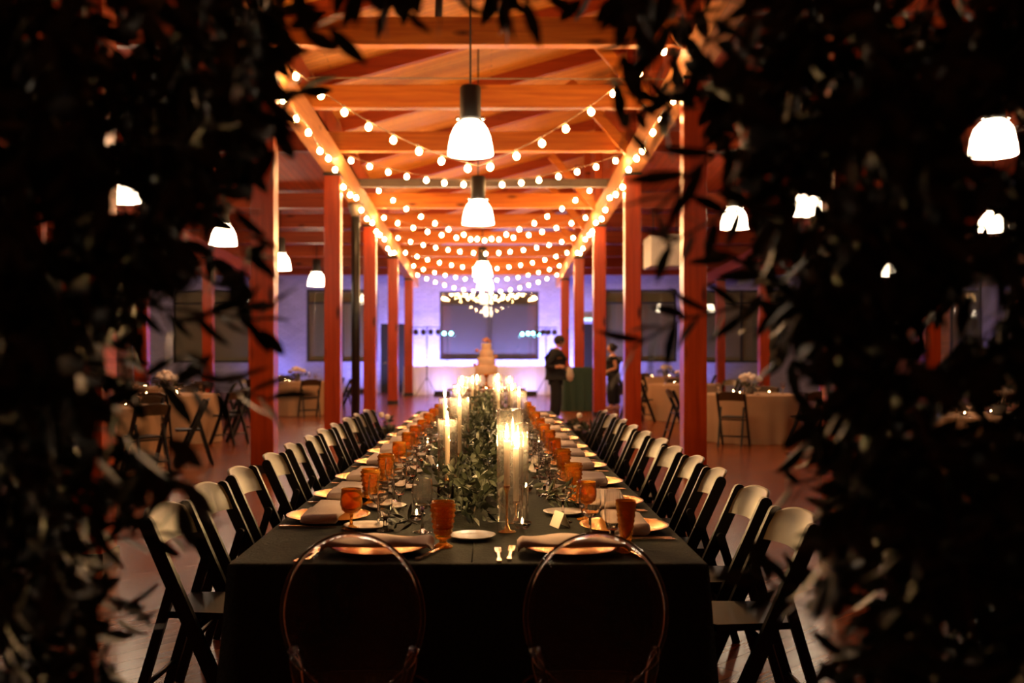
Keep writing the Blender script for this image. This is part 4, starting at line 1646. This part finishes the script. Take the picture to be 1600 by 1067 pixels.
def head_mb(c, s, face):
    """a head facing the unit vector face (in the xy plane): skull, jaw, nose, ears, brows"""
    mb = MB()
    nu, nv = 20, 14
    vs, fs = [], []
    fv = Vector((face[0], face[1], 0)).normalized()
    sv = Vector((-fv.y, fv.x, 0))
    for j in range(nv + 1):
        t = -PI / 2 + PI * j / nv
        for k in range(nu):
            a = 2 * PI * k / nu
            f, sd, z = math.cos(t) * math.cos(a), math.cos(t) * math.sin(a), math.sin(t)
            R = Vector((f * .098, sd * .078, z * .118))
            if z < -.1 and f > -.2:
                R.y *= 1 + .35 * z
            if f > .55 and abs(sd) < .22 and -.35 < z < .12:
                R.x += .020 * (1 - abs(sd) / .22) * (1 if z < -.05 else .6)     # nose
            if f > .5 and .12 < z < .28:
                R.x += .004
            if f > .5 and .16 < abs(sd) < .5 and -.02 < z < .12:
                R.x -= .008                                                      # eye sockets
            q = c + (fv * R.x + sv * R.y) * s + Vector((0, 0, R.z * s))
            vs.append(q)
    for j in range(nv):
        for k in range(nu):
            fs.append((j * nu + k, j * nu + (k + 1) % nu, (j + 1) * nu + (k + 1) % nu, (j + 1) * nu + k))
    mb.add(vs, fs, True)
    for sg in (-1, 1):
        e = c + sv * (.078 * sg * s) - fv * .005
        mb.ball(e, .026 * s, 8, 6, (.6, .6, 1.2))
    return mb, fv, sv


def hand_joints(wrist, d, up, curl):
    """palm and five fingers as joint chains; returns verts, edges, radii"""
    d, up = Vector(d).normalized(), Vector(up).normalized()
    sd = d.cross(up).normalized()
    V, E, R = [Vector(wrist), Vector(wrist) + d * .045], [(0, 1)], [.024, .027]
    for k in range(4):
        b = Vector(wrist) + d * .085 + sd * ((k - 1.5) * .019)
        L = (.068, .078, .072, .056)[k]
        i = len(V)
        V += [b, b + d * L * .45 - up * curl * .018, b + d * L * .8 - up * curl * .048]
        R += [.011, .009, .0075]
        E += [(1, i), (i, i + 1), (i + 1, i + 2)]
    i = len(V)
    b = Vector(wrist) + d * .03 + sd * -.036
    V += [b, b + d * .035 - sd * .012 - up * .012]
    R += [.012, .009]
    E += [(0, i), (i, i + 1)]
    return V, E, R


def person(loc, label, face, H, J, clothes, hair_kind):
    """J: dict of joints in local metres"""
    t = empty('person', loc, 0, label, 'person')
    V, E, R, ix = [], [], [], {}

    def add(nm, r, to=None):
        ix[nm] = len(V)
        V.append(Vector(J[nm]))
        R.append(r)
        if to:
            E.append((ix[to], ix[nm]))
    add('pelvis', .135)
    add('waist', .13, 'pelvis')
    add('chest', (.155, .13), 'waist')
    add('collar', .09, 'chest')
    add('neck', .056, 'collar')
    for s in 'lr':
        add('sh' + s, .062, 'collar')
        add('el' + s, .045, 'sh' + s)
        add('wr' + s, .030, 'el' + s)
        add('hip' + s, .095, 'pelvis')
        add('kn' + s, .062, 'hip' + s)
        add('an' + s, .042, 'kn' + s)
        add('to' + s, .036, 'an' + s)
    for s in 'lr':
        w_, e_ = Vector(J['wr' + s]), Vector(J['el' + s])
        hv, he, hr = hand_joints(w_, (w_ - e_), J.get('palm' + s, (0, 0, 1)), 1.0)
        o = len(V)
        V += hv[1:]
        R += hr[1:]
        for a, b in he:
            E.append((ix['wr' + s] if a == 0 else o + a - 1, o + b - 1))
    body = skin_mesh('body', V, E, R, M['skin'], t)
    # head joins the body's mesh
    hm, fv, sv = head_mb(Vector(J['head']), 1.0, face)
    bm = bmesh.new()
    bm.from_mesh(body.data)
    vv = [bm.verts.new(p) for p in hm.v]
    for f in hm.f:
        try:
            ff = bm.faces.new([vv[i] for i in f])
            ff.smooth = True
        except ValueError:
            pass
    bm.to_mesh(body.data)
    bm.free()
    grow = 1.16
    def sub(nm, names, edges, radii, mat):
        skin_mesh(nm, [J[n] if isinstance(n, str) else n for n in names], edges, radii, mat, t)
    fa = lambda a, b, u: Vector(J[a]).lerp(Vector(J[b]), u)
    su = clothes.get('sleeve', .95)
    names = ['waist', 'pelvis', 'chest', 'collar', 'shl', 'shr'] 
    vs = [Vector(J[n]) for n in names]
    bk = clothes.get('bulk', 1.0)
    rr = [.160 * bk, .150, (.185 * bk, .16 * bk), .10, .085, .085]
    ed = [(0, 1), (0, 2), (2, 3), (3, 4), (3, 5)]
    for s, i0 in (('l', 4), ('r', 5)):
        i = len(vs)
        if su > .9:
            vs += [Vector(J['el' + s]), fa('el' + s, 'wr' + s, .9)]
            rr += [.066, .046]
            ed += [(i0, i), (i, i + 1)]
        else:
            vs += [fa('sh' + s, 'el' + s, su)]
            rr += [.066]
            ed += [(i0, i)]
    skin_mesh('shirt', vs, ed, rr, M['black_cloth'], t)
    vs = [Vector(J['pelvis'])] 
    rr = [.135]
    ed = []
    for s in 'lr':
        i = len(vs)
        vs += [Vector(J['hip' + s]), Vector(J['kn' + s]), fa('kn' + s, 'an' + s, .92)]
        lg = clothes.get('leg', 1.0)
        rr += [.108, .098 * lg ** .5, .085 * lg ** .5]
        ed += [(0, i), (i, i + 1), (i + 1, i + 2)]
    skin_mesh('trousers', vs, ed, rr, M['black_cloth'], t)
    for s in 'lr':
        a, b = Vector(J['an' + s]), Vector(J['to' + s])
        d = (b - a)
        d.z = 0
        d.normalize()
        c = Vector((a.x, a.y, .045)) + d * .07
        MB().tube([Vector((a.x, a.y, .05)) - d * .05, c, c + d * .10], [.048, .045, .032], 10).build('shoe', M['lamp_black'] if hair_kind == 'short' else M['skin'], t)
    c = Vector(J['head'])
    mb = MB()
    if hair_kind == 'short':
        mb.ball(c - fv * .016 + Vector((0, 0, .028)), .108, 16, 10, (1, .9, 1.0))
        mb.v = [p for p in mb.v]
    else:
        mb.ball(c - fv * .020 + Vector((0, 0, .022)), .108, 16, 10, (1, .92, 1.05))
        mb.ball(c - fv * .115 + Vector((0, 0, .03)), .05, 12, 8)
    mb.build('hair', M['hair'], t)
    return t


mz = 0.0
YM = 19.7
xm = P(868, 0, YM).x
person((xm, YM, 0), 'waiter in black shirt and trousers standing side-on, holding a beige cloth', (1, .25), 1.75,
       dict(pelvis=(0, 0, .95), waist=(0, 0, 1.08), chest=(.0, 0, 1.28), collar=(.02, 0, 1.44), neck=(.05, .0, 1.51), head=(.085, .01, 1.625),
            shr=(-.01, -.19, 1.405), elr=(-.20, -.25, 1.12), wrr=(.02, -.27, 1.13), shl=(.03, .19, 1.405), ell=(.02, .28, 1.12), wrl=(.22, .18, 1.08),
            hipl=(.02, .09, .90), knl=(.03, .10, .49), anl=(.0, .10, .08), tol=(.14, .12, .03), hipr=(-.02, -.09, .90), knr=(.0, -.10, .49), anr=(-.04, -.10, .08), tor=(.10, -.12, .03),
            palmr=(0, -1, .3), palml=(0, 1, .3)), dict(sleeve=.95, bulk=1.30, leg=1.35), 'short')
o = empty('beige_bag', (xm + .26, YM - .30, 1.02), 0, 'beige cloth bundle held by the waiter in black', 'cloth')
mb = MB().lathe([(.01, -.17), (.05, -.15), (.075, -.06), (.06, .04), (.035, .10), (.02, .13), (.01, .14)], 14, rfun=lambda i, k: 1 + .12 * math.sin(k * 2.2 + i))
mb.build('bundle', M['beige'], o)
YW = 24.5
xw = P(957, 0, YW).x
person((xw, YW, 0), 'woman with tied dark hair in black, standing between two timber posts', (-1, -.15), 1.63,
       dict(pelvis=(0, 0, .90), waist=(0, 0, 1.02), chest=(.01, 0, 1.18), collar=(.01, 0, 1.32), neck=(-.01, .0, 1.39), head=(-.03, .0, 1.51),
            shl=(.01, -.16, 1.29), ell=(.07, -.19, 1.03), wrl=(-.13, -.15, .96), shr=(.0, .16, 1.29), elr=(.06, .19, 1.03), wrr=(-.14, .15, .97),
            hipl=(.0, -.08, .86), knl=(-.05, -.09, .47), anl=(-.04, -.09, .08), tol=(-.16, -.09, .03), hipr=(.02, .08, .86), knr=(.08, .10, .47), anr=(.14, .10, .08), tor=(.03, .12, .03),
            palml=(0, -1, .3), palmr=(0, 1, .3)), dict(sleeve=.45, bulk=1.12, leg=1.3), 'bun')
